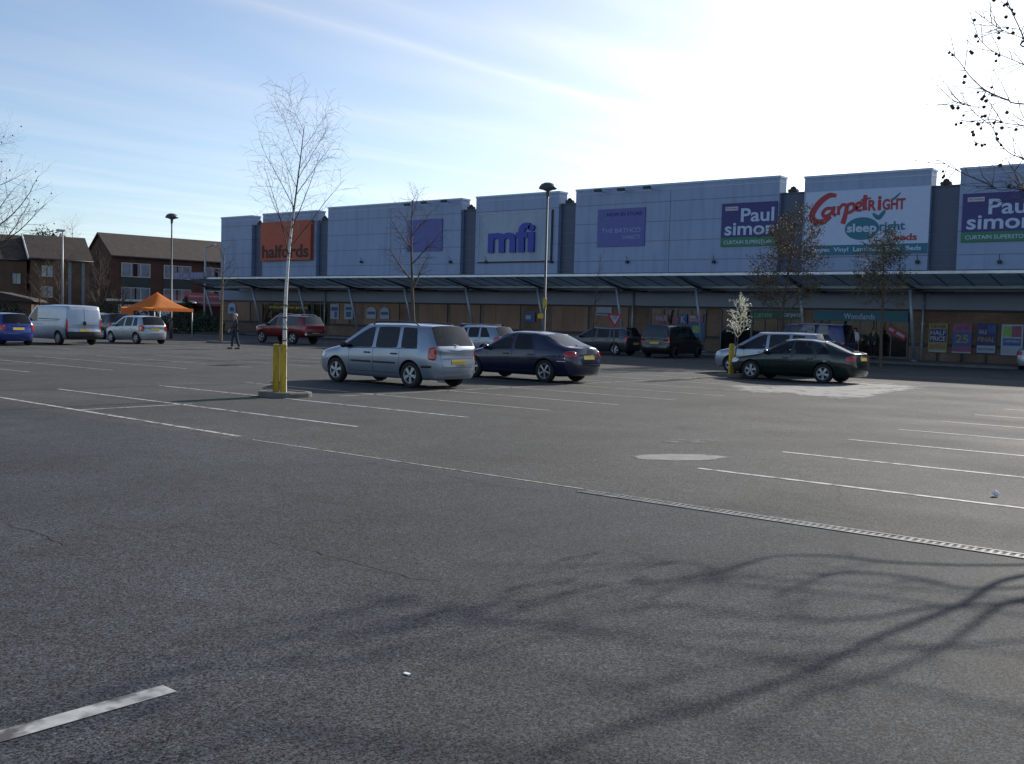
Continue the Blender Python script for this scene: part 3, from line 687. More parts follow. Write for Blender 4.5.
poster((366.5, 376, 307, 318.5), PWHITE, 'arched white and blue poster over the silver people carrier, left of its pair', [(.1, .9, .35, .6, PBLUE)], arch=True)
poster((380, 389.3, 307.4, 319), PWHITE, 'arched white and blue poster over the silver people carrier, right of its pair', [(.1, .9, .35, .6, PBLUE)], arch=True)
poster((596.5, 612, 307, 315.5), PWHITE, 'plain white notice on the boarded window above the triangular sign', [(.05, .95, .15, .3, PBLUE)])
poster((525, 535, 312.5, 322), PBLUE, 'small blue notice on the boarding beside the tall lamp post', [(.1, .6, .3, .7, PWHITE)])
pb = poster((884, 906, 333, 340), RED, 'slanting red and white promotional banner in the small shop window', [(.1, .35, .3, .7, PWHITE), (.5, .9, .3, .7, PWHITE)]); pb.rotation_euler = (0, math.radians(28), 0); pb.location.z += .25

# ------------------------------------------------------------------ canopy
YC0, YC1, YC2 = 55.5, 58.7, 61.82
ZC0, ZC1, ZC2 = 4.85, 4.22, 4.12
canopy = empty('entrance_canopy', (-40, 58, 0), 0, 'long glazed canopy on leaning steel columns running along the shop fronts', 'canopy')
CXL, CXR = fp(185, 279, YC0).x, XR-1
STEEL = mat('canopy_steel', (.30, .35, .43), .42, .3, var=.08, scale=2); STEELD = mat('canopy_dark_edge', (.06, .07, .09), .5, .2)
bm = B(); box(bm, CXL, CXR, YC0-.08, YC0+.05, ZC0-.10, ZC0+.045, bev=.01); obj('front_edge_beam', bm, mat('canopy_edge_metal', (.62, .66, .72), .35, .3), canopy, local=False)
bm = B(); box(bm, CXL, CXR, YC0-.05, YC0+.2, ZC0+.048, ZC0+.10); obj('gutter', bm, STEELD, canopy, local=False)
bm = B(); box(bm, CXL, CXR, YC1-.1, YC1+.08, ZC1-.10, ZC1+.06, bev=.01); obj('middle_beam', bm, STEEL, canopy, local=False)
bm = B(); box(bm, CXL, CXR, YC1+1.0, YC1+1.12, ZC1-.20, ZC1-.06); obj('rear_beam', bm, STEEL, canopy, local=False)
bm = B()
def rf(x0, x1, ya, za, yb, zb):
    vs = [bm.verts.new(q) for q in ((x0, ya, za), (x1, ya, za), (x1, yb, zb), (x0, yb, zb), (x0, ya, za+.03), (x1, ya, za+.03), (x1, yb, zb+.03), (x0, yb, zb+.03))]
    for q in ((0, 3, 2, 1), (4, 5, 6, 7), (0, 1, 5, 4), (2, 3, 7, 6), (1, 2, 6, 5), (3, 0, 4, 7)): bm.faces.new([vs[i] for i in q])
rf(CXL, CXR, YC0+.05, ZC0-.02, YC1, ZC1+.06)
CG = bpy.data.materials.new('wired_glass'); CG.use_nodes = True; n_ = CG.node_tree; n_.nodes.clear()
o_ = nn(n_, 'ShaderNodeOutputMaterial'); t_ = nn(n_, 'ShaderNodeBsdfTranslucent'); d_ = nn(n_, 'ShaderNodeBsdfDiffuse'); mm = nn(n_, 'ShaderNodeMixShader')
z_ = nn(n_, 'ShaderNodeTexNoise'); z_.inputs['Scale'].default_value = 1.4; rr = nn(n_, 'ShaderNodeValToRGB'); rr.color_ramp.elements[0].color = (.42, .48, .50, 1); rr.color_ramp.elements[1].color = (.62, .68, .70, 1); rr.color_ramp.elements[0].position = .3; rr.color_ramp.elements[1].position = .7
n_.links.new(z_.outputs['Fac'], rr.inputs[0]); n_.links.new(rr.outputs[0], t_.inputs[0]); n_.links.new(rr.outputs[0], d_.inputs[0]); mm.inputs[0].default_value = .5
n_.links.new(d_.outputs[0], mm.inputs[1]); n_.links.new(t_.outputs[0], mm.inputs[2]); n_.links.new(mm.outputs[0], o_.inputs[0])
obj('glass_roof', bm, CG, canopy, local=False)
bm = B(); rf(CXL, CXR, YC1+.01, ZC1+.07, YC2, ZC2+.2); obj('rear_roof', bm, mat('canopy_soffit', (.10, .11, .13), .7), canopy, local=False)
# glazing bars: one part each would be past counting; one pattern of the roof
bm = B(); x = CXL+.6
while x < CXR:
    rf(x, x+.05, YC0+.06, ZC0-.06, YC1-.11, ZC1+.02); x += 1.35
obj('glazing_bars', bm, STEELD, canopy, local=False)
cols = [fp(px, 289, YC1-.6).x for px in (206.5, 253, 300, 350, 405.5, 467, 538.5, 617.6, 697, 801, 911)]
dx = cols[-1]-cols[-2]; cols += [cols[-1]+dx*k for k in range(1, 4) if cols[-1]+dx*k < CXR-1]
for x in cols:
    bm = B(); tube(bm, [(x, YC1+.55, .12), (x, YC1-.75, ZC1-.12)], [.10, .09], 10); lathe(bm, [(.2, .12), (.2, .16), (.11, .2)], 12, Matrix.Translation((x, YC1+.55, 0)))
    c = obj('column', bm, STEEL, canopy, local=False)
    bm = B(); tube(bm, [(x, YC1-.72, ZC1-.3), (x+.0, YC1-.2, ZC1-.1)], .05, 6); box(bm, x-.3, x+.3, YC1-.95, YC1-.55, ZC1-.17, ZC1-.11); obj('bracket', bm, STEELD, c, local=False)
    bm = B(); tube(bm, [(x, YC0+.1, ZC0-.13), (x, YC1-.9, ZC1+.02), (x, YC1+.3, ZC1-.16), (x, YC2-.05, ZC2-.1)], [.05, .09, .1, .08], 6); obj('rafter', bm, STEELD, canopy, local=False)
# name board standing on the left end of the canopy
xa, xb, za, zb = rect(175.5, 205, 272.3, 279.3, YC0-.2); e = sign('name_board', (xa, xb, za, zb), mat('board_grey_pink', (.17, .16, .20), .6), 'narrow lettered board at the far left end of the canopy edge', .1, YC0-.2)
letters(e, 'RETAIL PARK', (xa+.1, xb-.1, za+.08, zb-.07), YC0-.3, LG, .01)
# ------------------------------------------------------------------ vehicles
TYRE = mat('tyre_rubber', (.018, .018, .019), .85, var=.2, scale=20); RIM = mat('alloy_rim', (.52, .54, .57), .3, .8, var=.1, scale=10); HUB = mat('silver_hubcap', (.42, .44, .47), .38, .5, var=.1, scale=10)
TRIM = mat('black_trim', (.02, .02, .022), .55, var=.2, scale=8); CARG = glass_mat('car_glass', (.26, .31, .33), .02, k=.75); CARGD = glass_mat('tinted_glass', (.06, .07, .08), .10)
SEATM = mat('seat_fabric', (.045, .045, .05), .9, var=.3, scale=12); REDL = mat('red_lens', (.42, .01, .015), .15, var=.15, scale=20, coat=.8); HEADL = mat('headlamp_lens', (.55, .58, .6), .08, .2, var=.1, coat=1)
PLATE = mat('yellow_plate', (.62, .43, .03), .45, var=.04); CHROME = mat('chrome_strip', (.7, .7, .72), .12, .95, var=.04)
def paint(name, c, metal=.35, rough=.32): return mat(name, c, rough, metal, var=.05, scale=2.2, coat=.7, dark_back=True, dirt=((c[0]*.6+.03, c[1]*.6+.03, c[2]*.6+.028), 1.6, .35, (1, 1, 2.2)))
def body_grid(s):
    L, W, Wr = s['L'], s['W']/2, s['Wr']/2
    zs = s['zs']; hn = s['hn']; hc = s['cowl'][1]; cs = s['cowl'][0]; bF, bR = s['belt']
    fo = s['fo']; sB, sC, sD = s['sB'], s['sC'], s['sD']
    rfS, rfZ = s['roofF']; H = s['H']; rrS, rrZ = s['roofR']; gS, gZ = s['glassB']; tS, tZ = s['tail']
    zl = lambda a: bF+(bR-bF)*a
    bz = lambda x: zl(min(1, max(0, (x-cs)/(sD-cs))))
    bump = s.get('bump', .42)
    def roofz(x):                    # crown of the roof along the length
        t = (x-rfS)/(rrS-rfS)
        if t < .45: return rfZ+(H-rfZ)*math.sin(t/.45*PI/2)
        return H-(H-rrZ)*((t-.45)/.55)**1.8
    st = []
    def low(x, y, zk=0, z2=None): z2 = z2 or zs+(bz(x)-zs)*.66; return [(x, .86*y*W, zs+zk), (x, .96*y*W, zs+.17+zk), (x, y*W, z2)]
    # each station: rows 0..7
    st.append([(.12, .60*W, zs+.03), (.0, .66*W, zs+.14), (.01, .66*W, zs+bump-.05), (.06, .64*W, hn-.06), (.13, .56*W, hn-.02), (.15, .50*W, hn-.005), (.11, .26*W, hn+.005), (.10, 0, hn+.01)])
    st.append([(.36, .84*W, zs+.02), (.24, .90*W, zs+.14), (.22, .91*W, zs+bump), (.27, .89*W, hn+.0), (.30, .80*W, hn+.05), (.32, .70*W, hn+.065), (.34, .36*W, hn+.085), (.34, 0, hn+.09)])
    m = fo; hm = hn+(hc-hn)*.62
    st.append(low(m, .985)+[(m, .95*W, bF-.06), (m, .84*W, hm+.005), (m, .76*W, hm+.03), (m-.02, .38*W, hm+.06), (m-.02, 0, hm+.07)])
    d0 = s['d0']
    st.append(low(d0, 1.0)+[(cs+.12, .955*W, bF), (cs+.14, .90*W, bF+.03), (cs+.05, .83*W, hc), (cs-.08, .42*W, hc+.015), (cs-.10, 0, hc+.02)])
    a = (d0+sB)/2; am = rfS*.55+(cs+.12)*.45
    st.append(low(a, 1.0)+[((cs+.12+sB)/2, .965*W, bz((cs+sB)/2)), (rfS+.22, Wr+.045, rfZ-.055), (rfS+.10, Wr-.02, rfZ+.0), (rfS, .55*Wr, rfZ+.035), (rfS-.02, 0, rfZ+.045)])
    def mid(x, xt=None, pil=0):
        xt = x if xt is None else xt; z = roofz(xt)
        return low(x, 1.0)+[(x, .968*W, bz(x)), (xt, Wr+.05, z-.085), (xt, Wr-.03, z-.025), (xt, .55*Wr, z), (xt, 0, z+.01)]
    st.append(mid(sB)); st.append(mid(sB+.09))
    xtC = sC-.02 if not s.get('fast') else sC-.22
    st.append(mid(sC, xtC)); st.append(mid(sC+.09, xtC+.08))
    xtD = s.get('sDt', sD-.12)
    st.append(mid(sD, xtD))
    # rear of roof
    rl = s['rl']                      # rear corner for the low rows
    x10 = (sD+rl)/2
    st.append(low(x10, .99)+[(x10, .955*W, bz(x10)), (rrS-.05, Wr-.0, rrZ-.10 if not s.get('fast') else rrZ-.11), (rrS, Wr-.07, rrZ-.03), (rrS+.01, .5*Wr, rrZ), (rrS+.02, 0, rrZ+.005)])
    gy = s.get('gy', .80)
    st.append([(rl, .84*W, zs+.02), (rl, .93*W, zs+.17), (rl, .965*W, s.get('z2r', zs+.5)), (rl, .93*W, gZ+s.get('sh', -.02)), (gS-.02, (gy+.03)*W, gZ+.02), (gS, (gy-.05)*W, gZ+.015), (gS+.03, .4*W, gZ+.02), (gS+.04, 0, gZ+.022)])
    bw = s.get('bw', .80)
    st.append([(L-.10, bw*W*.93, zs+.04), (L, bw*W, zs+.17), (L, bw*W, zs+bump), (L-.05, bw*W, (tZ+zs+bump)/2), (tS, (bw-.02)*W, tZ-.03), (tS-.01, (bw-.08)*W, tZ), (tS, .4*W, tZ+.01), (tS+.01, 0, tZ+.012)])
    return st
def make_body(s):
    st = body_grid(s); L = s['L']; n = len(st); bm = B()
    V = {}
    for i in range(n):
        for j in range(8):
            x, y, z = st[i][j]
            for sd_ in (1, -1):
                if j == 7 and sd_ == -1: V[i, j, -1] = V[i, j, 1]; continue
                V[i, j, sd_] = bm.verts.new((L/2-x, y*sd_, z))
    glass = s.get('glass', 'mpv')
    def mi(i, j, sd_):
        k = 0
        if j == 3:
            if i in (3, 4): k = 2
            elif i == 6: k = 3
            elif i == 8 and s.get('quarter', True): k = 4
            if s.get('van') and i not in (3, 4): k = 0
        elif j in (5, 6):
            if i == 3: k = 1
            elif i == 10 and not s.get('van'): k = 5
        elif j in (0, 1, 2):
            if i in (3, 4): k = 6
            elif i in (5, 6, 7) and not s.get('twodoor'): k = 7
            elif i < 2 and j < 2: k = 8
            elif i == 11 and j < 2: k = 9
        elif j == 4 and i in (5,): k = 0
        return k if k in (0, 1, 5, 8, 9) else (k if sd_ == 1 else k+20)
    keys = set(); fm = []
    for i in range(n-1):
        for j in range(7):
            for sd_ in (1, -1):
                q = [V[i, j, sd_], V[i, j+1, sd_], V[i+1, j+1, sd_], V[i+1, j, sd_]]
                if sd_ == 1: q = q[::-1]
                f = bm.faces.new(q); f.material_index = mi(i, j, sd_)
    for i in range(n-1):
        bm.faces.new([V[i, 0, 1], V[i, 0, -1], V[i+1, 0, -1], V[i+1, 0, 1]][::-1]).material_index = 10
    for i, flip in ((0, False), (n-1, True)):
        for j in range(7):
            q = [V[i, j, 1], V[i, j+1, 1], V[i, j+1, -1], V[i, j, -1]]
            if j == 6: q = q[:2]+q[3:]
            if flip: q = q[::-1]
            f = bm.faces.new(q); f.material_index = (8 if i == 0 else 9) if j < 2 else (0 if i == 0 else 11)
    bmesh.ops.recalc_face_normals(bm, faces=bm.faces)
    cl = bm.edges.layers.float.get('crease_edge') or bm.edges.layers.float.new('crease_edge')
    for e in bm.edges:
        ms = {f.material_index for f in e.link_faces}
        if len(ms) == 2 and (ms & {1, 2, 3, 4, 5, 22, 23, 24}): e[cl] = .82
        if 10 in ms and len(ms) == 2: e[cl] = .5
    vl = bm.verts.layers.float.get('crease_vert') or bm.verts.layers.float.new('crease_vert')
    G_ = {1, 2, 3, 4, 5, 22, 23, 24}
    for v in bm.verts:
        gs = [f.material_index for f in v.link_faces if f.material_index in G_]
        if gs and len(gs) < len(v.link_faces) and any(gs.count(g_) == 1 for g_ in gs): v[vl] = .5
    sh = s.get('sharp', 0)
    if sh:
        for i in range(n):
            for sd_ in (1, -1):
                pass
        for e in bm.edges:
            if e[cl] < sh and e.calc_face_angle(0) > .6: e[cl] = sh
    for f in bm.faces: f.smooth = True
    me = bpy.data.meshes.new('body'); bm.to_mesh(me); bm.free()
    for k in range(30): me.materials.append(None)
    o = bpy.data.objects.new('tmp', me); COL.objects.link(o)
    md = o.modifiers.new('s', 'SUBSURF'); md.levels = md.render_levels = 2
    # wheel arches
    cb = B(); wr = s['wr']
    for sx in (s['fo'], s['fo']+s['wb']):
        for sd_ in (1, -1):
            tm = Matrix.Translation((L/2-sx, 0, wr-.0))
            ya, yb = (.60*s['W']/2)*sd_, (s['W']/2+.1)*sd_
            tb = B(); lathe(tb, [(wr+s.get('gap', .055), ya), (wr+s.get('gap', .055), yb)], 28, tm, axis='y', smooth=True)
            bmesh.ops.recalc_face_normals(tb, faces=tb.faces); join(cb, tb, 10)
    cm = bpy.data.meshes.new('cut'); cb.to_mesh(cm); cb.free()
    for k in range(30): cm.materials.append(None)
    co = bpy.data.objects.new('cut', cm); COL.objects.link(co)
    mb = o.modifiers.new('b', 'BOOLEAN'); mb.operation = 'DIFFERENCE'; mb.object = co; mb.solver = 'EXACT'
    bpy.context.view_layer.update(); dg = bpy.context.evaluated_depsgraph_get()
    r = bpy.data.meshes.new_from_object(o.evaluated_get(dg))
    bpy.data.objects.remove(o); bpy.data.objects.remove(co); bpy.data.meshes.remove(me); bpy.data.meshes.remove(cm)
    bm = B(); bm.from_mesh(r); bpy.data.meshes.remove(r)
    if len(bm.faces) < 300: print('WARN boolean', len(bm.faces))
    return bm
def split_mat(bm, keys):
    out = B(); out2 = bm.copy()
    bmesh.ops.delete(out2, geom=[f for f in out2.faces if f.material_index not in keys], context='FACES')
    for f in out2.faces: f.material_index = 0
    out.free(); return out2
def patch(bvh, c, off=.008, nu=8, nv=6, thick=.012, rnd_=False):
    """sheet hugging the body: c = 4 corners (bl, br, tr, tl) near the surface"""
    c = [Vector(x) for x in c]; bm = B(); G = []
    for v in range(nv+1):
        row = []
        for u in range(nu+1):
            a, b_ = u/nu, v/nv
            if rnd_:
                a2, b2 = 2*a-1, 2*b_-1; k = 1-.16*(a2*b2)**2; a, b_ = .5+.5*a2*k, .5+.5*b2*k
            p = c[0].lerp(c[1], a).lerp(c[3].lerp(c[2], a), b_); loc, no, _, _ = bvh.find_nearest(p)
            if no.dot(Vector((p.x, p.y, 0))) < -0.2: no = -no
            row.append((loc+no*off, loc-no*thick))
        G.append(row)
    F_ = [[bm.verts.new(q[0]) for q in r] for r in G]
    for v in range(nv):
        for u in range(nu): bm.faces.new((F_[v][u], F_[v][u+1], F_[v+1][u+1], F_[v+1][u])).smooth = True
    rim = [(0, u) for u in range(nu+1)]+[(v, nu) for v in range(1, nv+1)]+[(nv, u) for u in range(nu-1, -1, -1)]+[(v, 0) for v in range(nv-1, 0, -1)]
    K = [bm.verts.new(G[v][u][1]) for v, u in rim]
    for i in range(len(rim)):
        a, b_ = rim[i], rim[(i+1) % len(rim)]; bm.faces.new((F_[b_[0]][b_[1]], F_[a[0]][a[1]], K[i], K[(i+1) % len(K)]))
    bmesh.ops.recalc_face_normals(bm, faces=bm.faces)
    return bm
def seam(bvh, path, wd=.011, off=.0015):
    """thin dark shut line along a 3D polyline projected on the body"""
    pts = []
    for i in range(len(path)-1):
        a, b_ = Vector(path[i]), Vector(path[i+1]); k = max(2, int((b_-a).length/.06))
        for q in range(k): pts.append(a.lerp(b_, q/k))
    pts.append(Vector(path[-1])); bm = B(); pr = None
    for i, p in enumerate(pts):
        loc, no, _, _ = bvh.find_nearest(p)
        t = (pts[min(i+1, len(pts)-1)]-pts[max(i-1, 0)]).normalized(); n = no.cross(t).normalized()*wd/2
        q = (bm.verts.new(loc+no*off+n), bm.verts.new(loc+no*off-n))
        if pr: bm.faces.new((pr[0], pr[1], q[1], q[0]))
        pr = q
    return bm
def wheel(root, x, y, r, style, wd=.19):
    sg = 1 if y > 0 else -1; tm = Matrix.Translation((x, y, r))
    bm = B(); h = wd/2
    lathe(bm, [(r*.66, -h*.92), (r*.80, -h), (r*.93, -h*.96), (r, -h*.72), (r, h*.72), (r*.93, h*.96), (r*.80, h), (r*.66, h*.92), (r*.62, 0)], 36, tm, axis='y')
    o = obj('wheel', bm, TYRE, root, smooth=True)
    bm = B(); rr = r*.665
    lathe(bm, [(rr, sg*h*.85), (rr*.97, sg*h*.95), (rr*.92, sg*h*.80), (rr*.90, sg*h*.25)], 32, tm, axis='y', cap=False)
    lathe(bm, [(.001, sg*h*.92), (rr*.16, sg*h*.9), (rr*.2, sg*h*.6), (rr*.22, sg*h*.25)], 20, tm, axis='y', cap=False)
    n = 5 if style in ('five', 'hub5') else 7
    wdt = {'five': .20, 'hub5': .33, 'hub': .25}[style]
    for k in range(n):
        a = 2*PI*k/n+.3*x; ca, sa = math.cos(a), math.sin(a); rad = Vector((ca, 0, sa)); tan = Vector((-sa, 0, ca))
        vs = []
        for (q, ww, dy) in ((.16, wdt*.75, .86), (.94, wdt*1.25, .80)):
            for t_ in (-1, 1):
                for dd in (0, -.25): vs.append(bm.verts.new(Vector((x, y, r))+rad*rr*q+tan*rr*ww*t_*.5+Vector((0, sg*h*(dy+dd), 0))))
        for q in ((0, 2, 6, 4), (1, 5, 7, 3), (0, 4, 5, 1), (2, 3, 7, 6), (4, 6, 7, 5), (0, 1, 3, 2)): bm.faces.new([vs[i] for i in q])
    bmesh.ops.recalc_face_normals(bm, faces=bm.faces)
    obj('rim', bm, RIM if style == 'five' else HUB, o)
    bm = B(); lathe(bm, [(.001, sg*h*.2), (rr*.9, sg*h*.22)], 24, tm, axis='y', cap=False); obj('brake_disc', bm, TRIM, o)
def car(name, s, pm, label, cat, group=None, style='hub5', loc=None, rz=PI):
    L, W, H = s['L'], s['W']/2, s['H']; root = empty(name, loc or (0, 0, 0), rz, label, cat, group)
    bm = make_body(s); bm.normal_update(); bvh = BVHTree.FromBMesh(bm)
    keys = {f.material_index for f in bm.faces}
    body = obj('body', split_mat(bm, {0, 11}), pm, root)
    for k, nm, m in ((1, 'windscreen', CARG), (2, 'side_window', CARG), (22, 'side_window', CARG), (3, 'side_window', CARG), (23, 'side_window', CARG), (4, 'side_window', CARG), (24, 'side_window', CARG), (5, 'rear_window', s.get('rearg', CARG)),
                     (6, 'door', pm), (26, 'door', pm), (7, 'door', pm), (27, 'door', pm), (8, 'bumper', pm), (9, 'bumper', pm), (10, 'underbody', TRIM)):
        if s.get('dark_glass') and 'window' in nm and k not in (2, 22): m = CARGD
        if k in (8, 9) and s.get('trimbump'): m = TRIM
        if k in keys:
            o = obj(nm, split_mat(bm, {k}), m, root)
            if k in (6, 26, 7, 27):
                sg = 1 if k < 20 else -1; hx = s['sB']-.18 if k in (6, 26) else s['sC']-.12
                if s.get('van') and k in (7, 27): hx = s['sB']+.25
                hz_ = s['belt'][0]-.10; x = L/2-hx
                obj('handle', patch(bvh, ((x-.1, sg*W, hz_-.018), (x+.1, sg*W, hz_-.018), (x+.1, sg*W, hz_+.018), (x-.1, sg*W, hz_+.018)), .03, 6, 2, .0), TRIM if s.get('trimhandle') else pm, o, smooth=True)
    wr = s['wr']
    for sx in (s['fo'], s['fo']+s['wb']):
        for sg in (1, -1): wheel(root, L/2-sx, sg*(W-.125), wr, style)
    # lights
    zs, hn = s['zs'], s['hn']
    for sg in (1, -1):
        obj('headlight', patch(bvh, ((L/2-.02, sg*W*.55, hn-.20), (L/2-.42, sg*W*1.0, hn-.15), (L/2-.48, sg*W*1.0, hn+.01), (L/2-.05, sg*W*.55, hn-.05)), .006, 8, 5, .01, True), HEADL, root, smooth=True)
        (xa, ya, xb, yb, z0, z1) = s['lamp']
        obj('tail_light', patch(bvh, ((-L/2+xa, sg*ya*W, z0), (-L/2+xb, sg*yb*W, z0+.02), (-L/2+xb*s.get('lt', 1.), sg*yb*W, z1), (-L/2+xa, sg*ya*W, z1)), .012, 8, 8, .01, True), REDL, root, smooth=True)
    pz = s['plate']; hw = .26
    xr = -L/2
    def rearx(z): 
        h = bvh.ray_cast(Vector((-L/2-2, 0, z)), Vector((1, 0, 0)))[0]; return h.x if h else -L/2
    bmp = B(); a0, a1 = rearx(pz-.055), rearx(pz+.055)
    vs = [bmp.verts.new(q) for q in ((a0-.012, -hw, pz-.055), (a0-.012, hw, pz-.055), (a1-.012, hw, pz+.055), (a1-.012, -hw, pz+.055), (a0+.02, -hw, pz-.055), (a0+.02, hw, pz-.055), (a1+.02, hw, pz+.055), (a1+.02, -hw, pz+.055))]
    for q in ((0, 3, 2, 1), (4, 5, 6, 7), (0, 1, 5, 4), (2, 3, 7, 6), (1, 2, 6, 5), (3, 0, 4, 7)): bmp.faces.new([vs[i] for i in q])
    obj('number_plate', bmp, PLATE, root)
    # shut lines
    bs = B(); zt = s['belt'][0]
    for sg in (1, -1):
        for x in ([s['d0'], s['sB']+.02] + ([] if s.get('twodoor') else [s['sC']+.06])):
            join(bs, seam(bvh, [(L/2-x, sg*W, zs+.12), (L/2-x, sg*W, zt-.02)]))
        join(bs, seam(bvh, [(L/2-s['d0'], sg*W, zs+.13), (L/2-s['sC']-.06, sg*W, zs+.13)]))
        join(bs, seam(bvh, [(L/2-s['d0']-.0, sg*W, zt+.0), (L/2-s['sD'], sg*W, s['belt'][1]+.0)], .02, .002))
    gz = s['glassB'][1]
    if not s.get('van'):
        join(bs, seam(bvh, [(-L/2, -.62*W, s['bumpz']), (-L/2, .62*W, s['bumpz'])], .012)); 
        for sg in (1, -1): join(bs, seam(bvh, [(-L/2, sg*.62*W, s['bumpz']), (-L/2+.1, sg*.70*W, gz-.04)], .008))
    obj('shut_lines', bs, TRIM, body)
    # mirrors
    for sg in (1, -1):
        bmm = B(); x = L/2-s['cowl'][0]-.32; z = s['belt'][0]+.07
        bmesh.ops.create_icosphere(bmm, subdivisions=2, radius=1, matrix=Matrix.Translation((x, sg*(W+.06), z)) @ Matrix.Diagonal((.07, .12, .085, 1)))
        tube(bmm, [(x, sg*(W-.06), z-.05), (x, sg*(W+.0), z-.03)], .03, 6)
        obj('mirror', bmm, TRIM if s.get('trimhandle') else pm, root, smooth=True)
    # cabin
    bmc = B(); z0 = zs+.14
    box(bmc, L/2-s['sD']-.1, L/2-s['cowl'][0]-.25, -W*.80, W*.80, z0, z0+.04)
    o = obj('cabin_floor', bmc, TRIM, root)
    bmc = B(); box(bmc, L/2-s['cowl'][0]-.50, L/2-s['cowl'][0]-.18, -W*.80, W*.80, s['belt'][0]-.28, s['belt'][0]-.03, bev=.05); obj('dashboard', bmc, TRIM, root)
    seats = [(s['sB']-.10, .36), (s['sB']-.10, -.36)] + ([(s['sC']-.05, .42), (s['sC']-.05, 0), (s['sC']-.05, -.42)] if not s.get('van') else [])
    for sx, y in seats:
        bmc = B(); x = L/2-sx; sc = 1 if sx < s['sB'] else .9
        mt = Matrix.Translation((x, y*W/.9, z0+.04))
        box(bmc, -.02, .48, -.23*sc, .23*sc, .12, .30, mtx=mt, bev=.04)
        mt2 = mt @ Matrix.Rotation(math.radians(-14), 4, 'Y'); box(bmc, -.10, .03, -.22*sc, .22*sc, .22, .82, mtx=mt2, bev=.04)
        box(bmc, -.07, .01, -.12, .12, .84, 1.0, mtx=mt2, bev=.035)
        obj('seat', bmc, SEATM, root)
    if not s.get('van') and not s.get('pickup'):
        bmc = B(); mt = Matrix.Translation((-L/2+s['L']-s['glassB'][0], 0, gz)); 
        tube(bmc, [(rearx(gz+.02)-.02, -.05, gz+.035), ((rearx(gz+.2)-.02), .28, gz+.10)], .008, 5); obj('wiper', bmc, TRIM, root)
    bm.free()
    return root, bvh, body
def strip(root, bvh, s, x0, x1, z, hgt, m, sg=1, name='moulding', off=.012):
    L, W = s['L'], s['W']/2
    obj(name, patch(bvh, ((L/2-x1, sg*W, z-hgt/2), (L/2-x0, sg*W, z-hgt/2), (L/2-x0, sg*W, z+hgt/2), (L/2-x1, sg*W, z+hgt/2)), off, 14, 2, .0), m, root, smooth=True)
def rails(root, s, m, zoff=.02):
    L, Wr = s['L'], s['Wr']/2
    for sg in (1, -1):
        bm = B(); a, b_ = s['roofF'][0]+.25, s['roofR'][0]-.35; H = s['H']
        tube(bm, [(L/2-a, sg*(Wr-.05), H-.05), (L/2-a-.15, sg*(Wr-.05), H+zoff), (L/2-(a+b_)/2, sg*(Wr-.05), H+zoff+.02), (L/2-b_+.15, sg*(Wr-.05), H-.015+zoff), (L/2-b_, sg*(Wr-.05), H-.08)], .017, 6); obj('roof_rail', bm, m, root, smooth=True)
MPV = dict(L=4.47, W=1.80, Wr=1.36, H=1.60, zs=.20, hn=.80, cowl=(.98, 1.03), belt=(.93, .99), fo=.90, wb=2.70, wr=.325, d0=1.42, sB=2.28, sC=3.18, sD=3.86, sDt=3.72, roofF=(1.82, 1.545), roofR=(4.06, 1.56), glassB=(4.34, 1.03), tail=(4.42, .93), rl=4.20,
           z2r=.70, lamp=(.10, .80, .26, 1.02, .70, 1.04), plate=.66, bumpz=.53, gy=.84, trimhandle=True)
HATCH = dict(L=3.85, W=1.68, Wr=1.26, H=1.50, zs=.20, hn=.76, cowl=(.92, .98), belt=(.90, .97), fo=.80, wb=2.45, wr=.30, d0=1.28, sB=2.10, sC=2.88, sD=3.40, sDt=3.24, roofF=(1.68, 1.44), roofR=(3.46, 1.46), glassB=(3.74, .98), tail=(3.80, .88), rl=3.62,
             z2r=.66, lamp=(.10, .72, .30, 1.02, .66, .98), plate=.78, bumpz=.52, gy=.84)
SALOON = dict(L=4.63, W=1.76, Wr=1.26, H=1.46, zs=.18, hn=.70, cowl=(1.22, .92), belt=(.88, .95), fo=.93, wb=2.70, wr=.325, d0=1.50, sB=2.42, sC=3.26, sD=3.74, sDt=3.50, quarter=False, roofF=(2.02, 1.38), roofR=(3.46, 1.385), glassB=(4.16, 1.03), tail=(4.56, 1.00), rl=4.36,
              z2r=.68, lamp=(.08, .62, .34, 1.02, .72, .92), plate=.74, bumpz=.54, gy=.74, fast=True, sh=-.05, bw=.82)
FAST = dict(L=4.50, W=1.73, Wr=1.24, H=1.42, zs=.19, hn=.70, cowl=(1.18, .90), belt=(.87, .94), fo=.92, wb=2.51, wr=.31, d0=1.46, sB=2.34, sC=3.12, sD=3.66, sDt=3.36, roofF=(1.96, 1.335), roofR=(3.32, 1.345), glassB=(4.20, 1.0), tail=(4.42, .96), rl=4.20,
            z2r=.66, lamp=(.08, .66, .34, 1.02, .70, .90), plate=.80, bumpz=.52, gy=.76, fast=True, sh=-.05, bw=.82)
VAN = dict(L=4.80, W=1.90, Wr=1.68, H=1.95, zs=.26, hn=.95, cowl=(.72, 1.22), belt=(1.10, 1.16), fo=.84, wb=3.10, wr=.33, d0=1.14, sB=2.0, sC=3.1, sD=4.0, sDt=3.98, roofF=(1.50, 1.84), roofR=(4.66, 1.92), glassB=(4.745, 1.05), tail=(4.77, .95), rl=4.64,
           z2r=.8, lamp=(.05, .86, .12, 1.02, .62, 1.30), plate=.72, bumpz=.50, gy=.93, van=True, bw=.90, sharp=.55, quarter=False, trimbump=True)
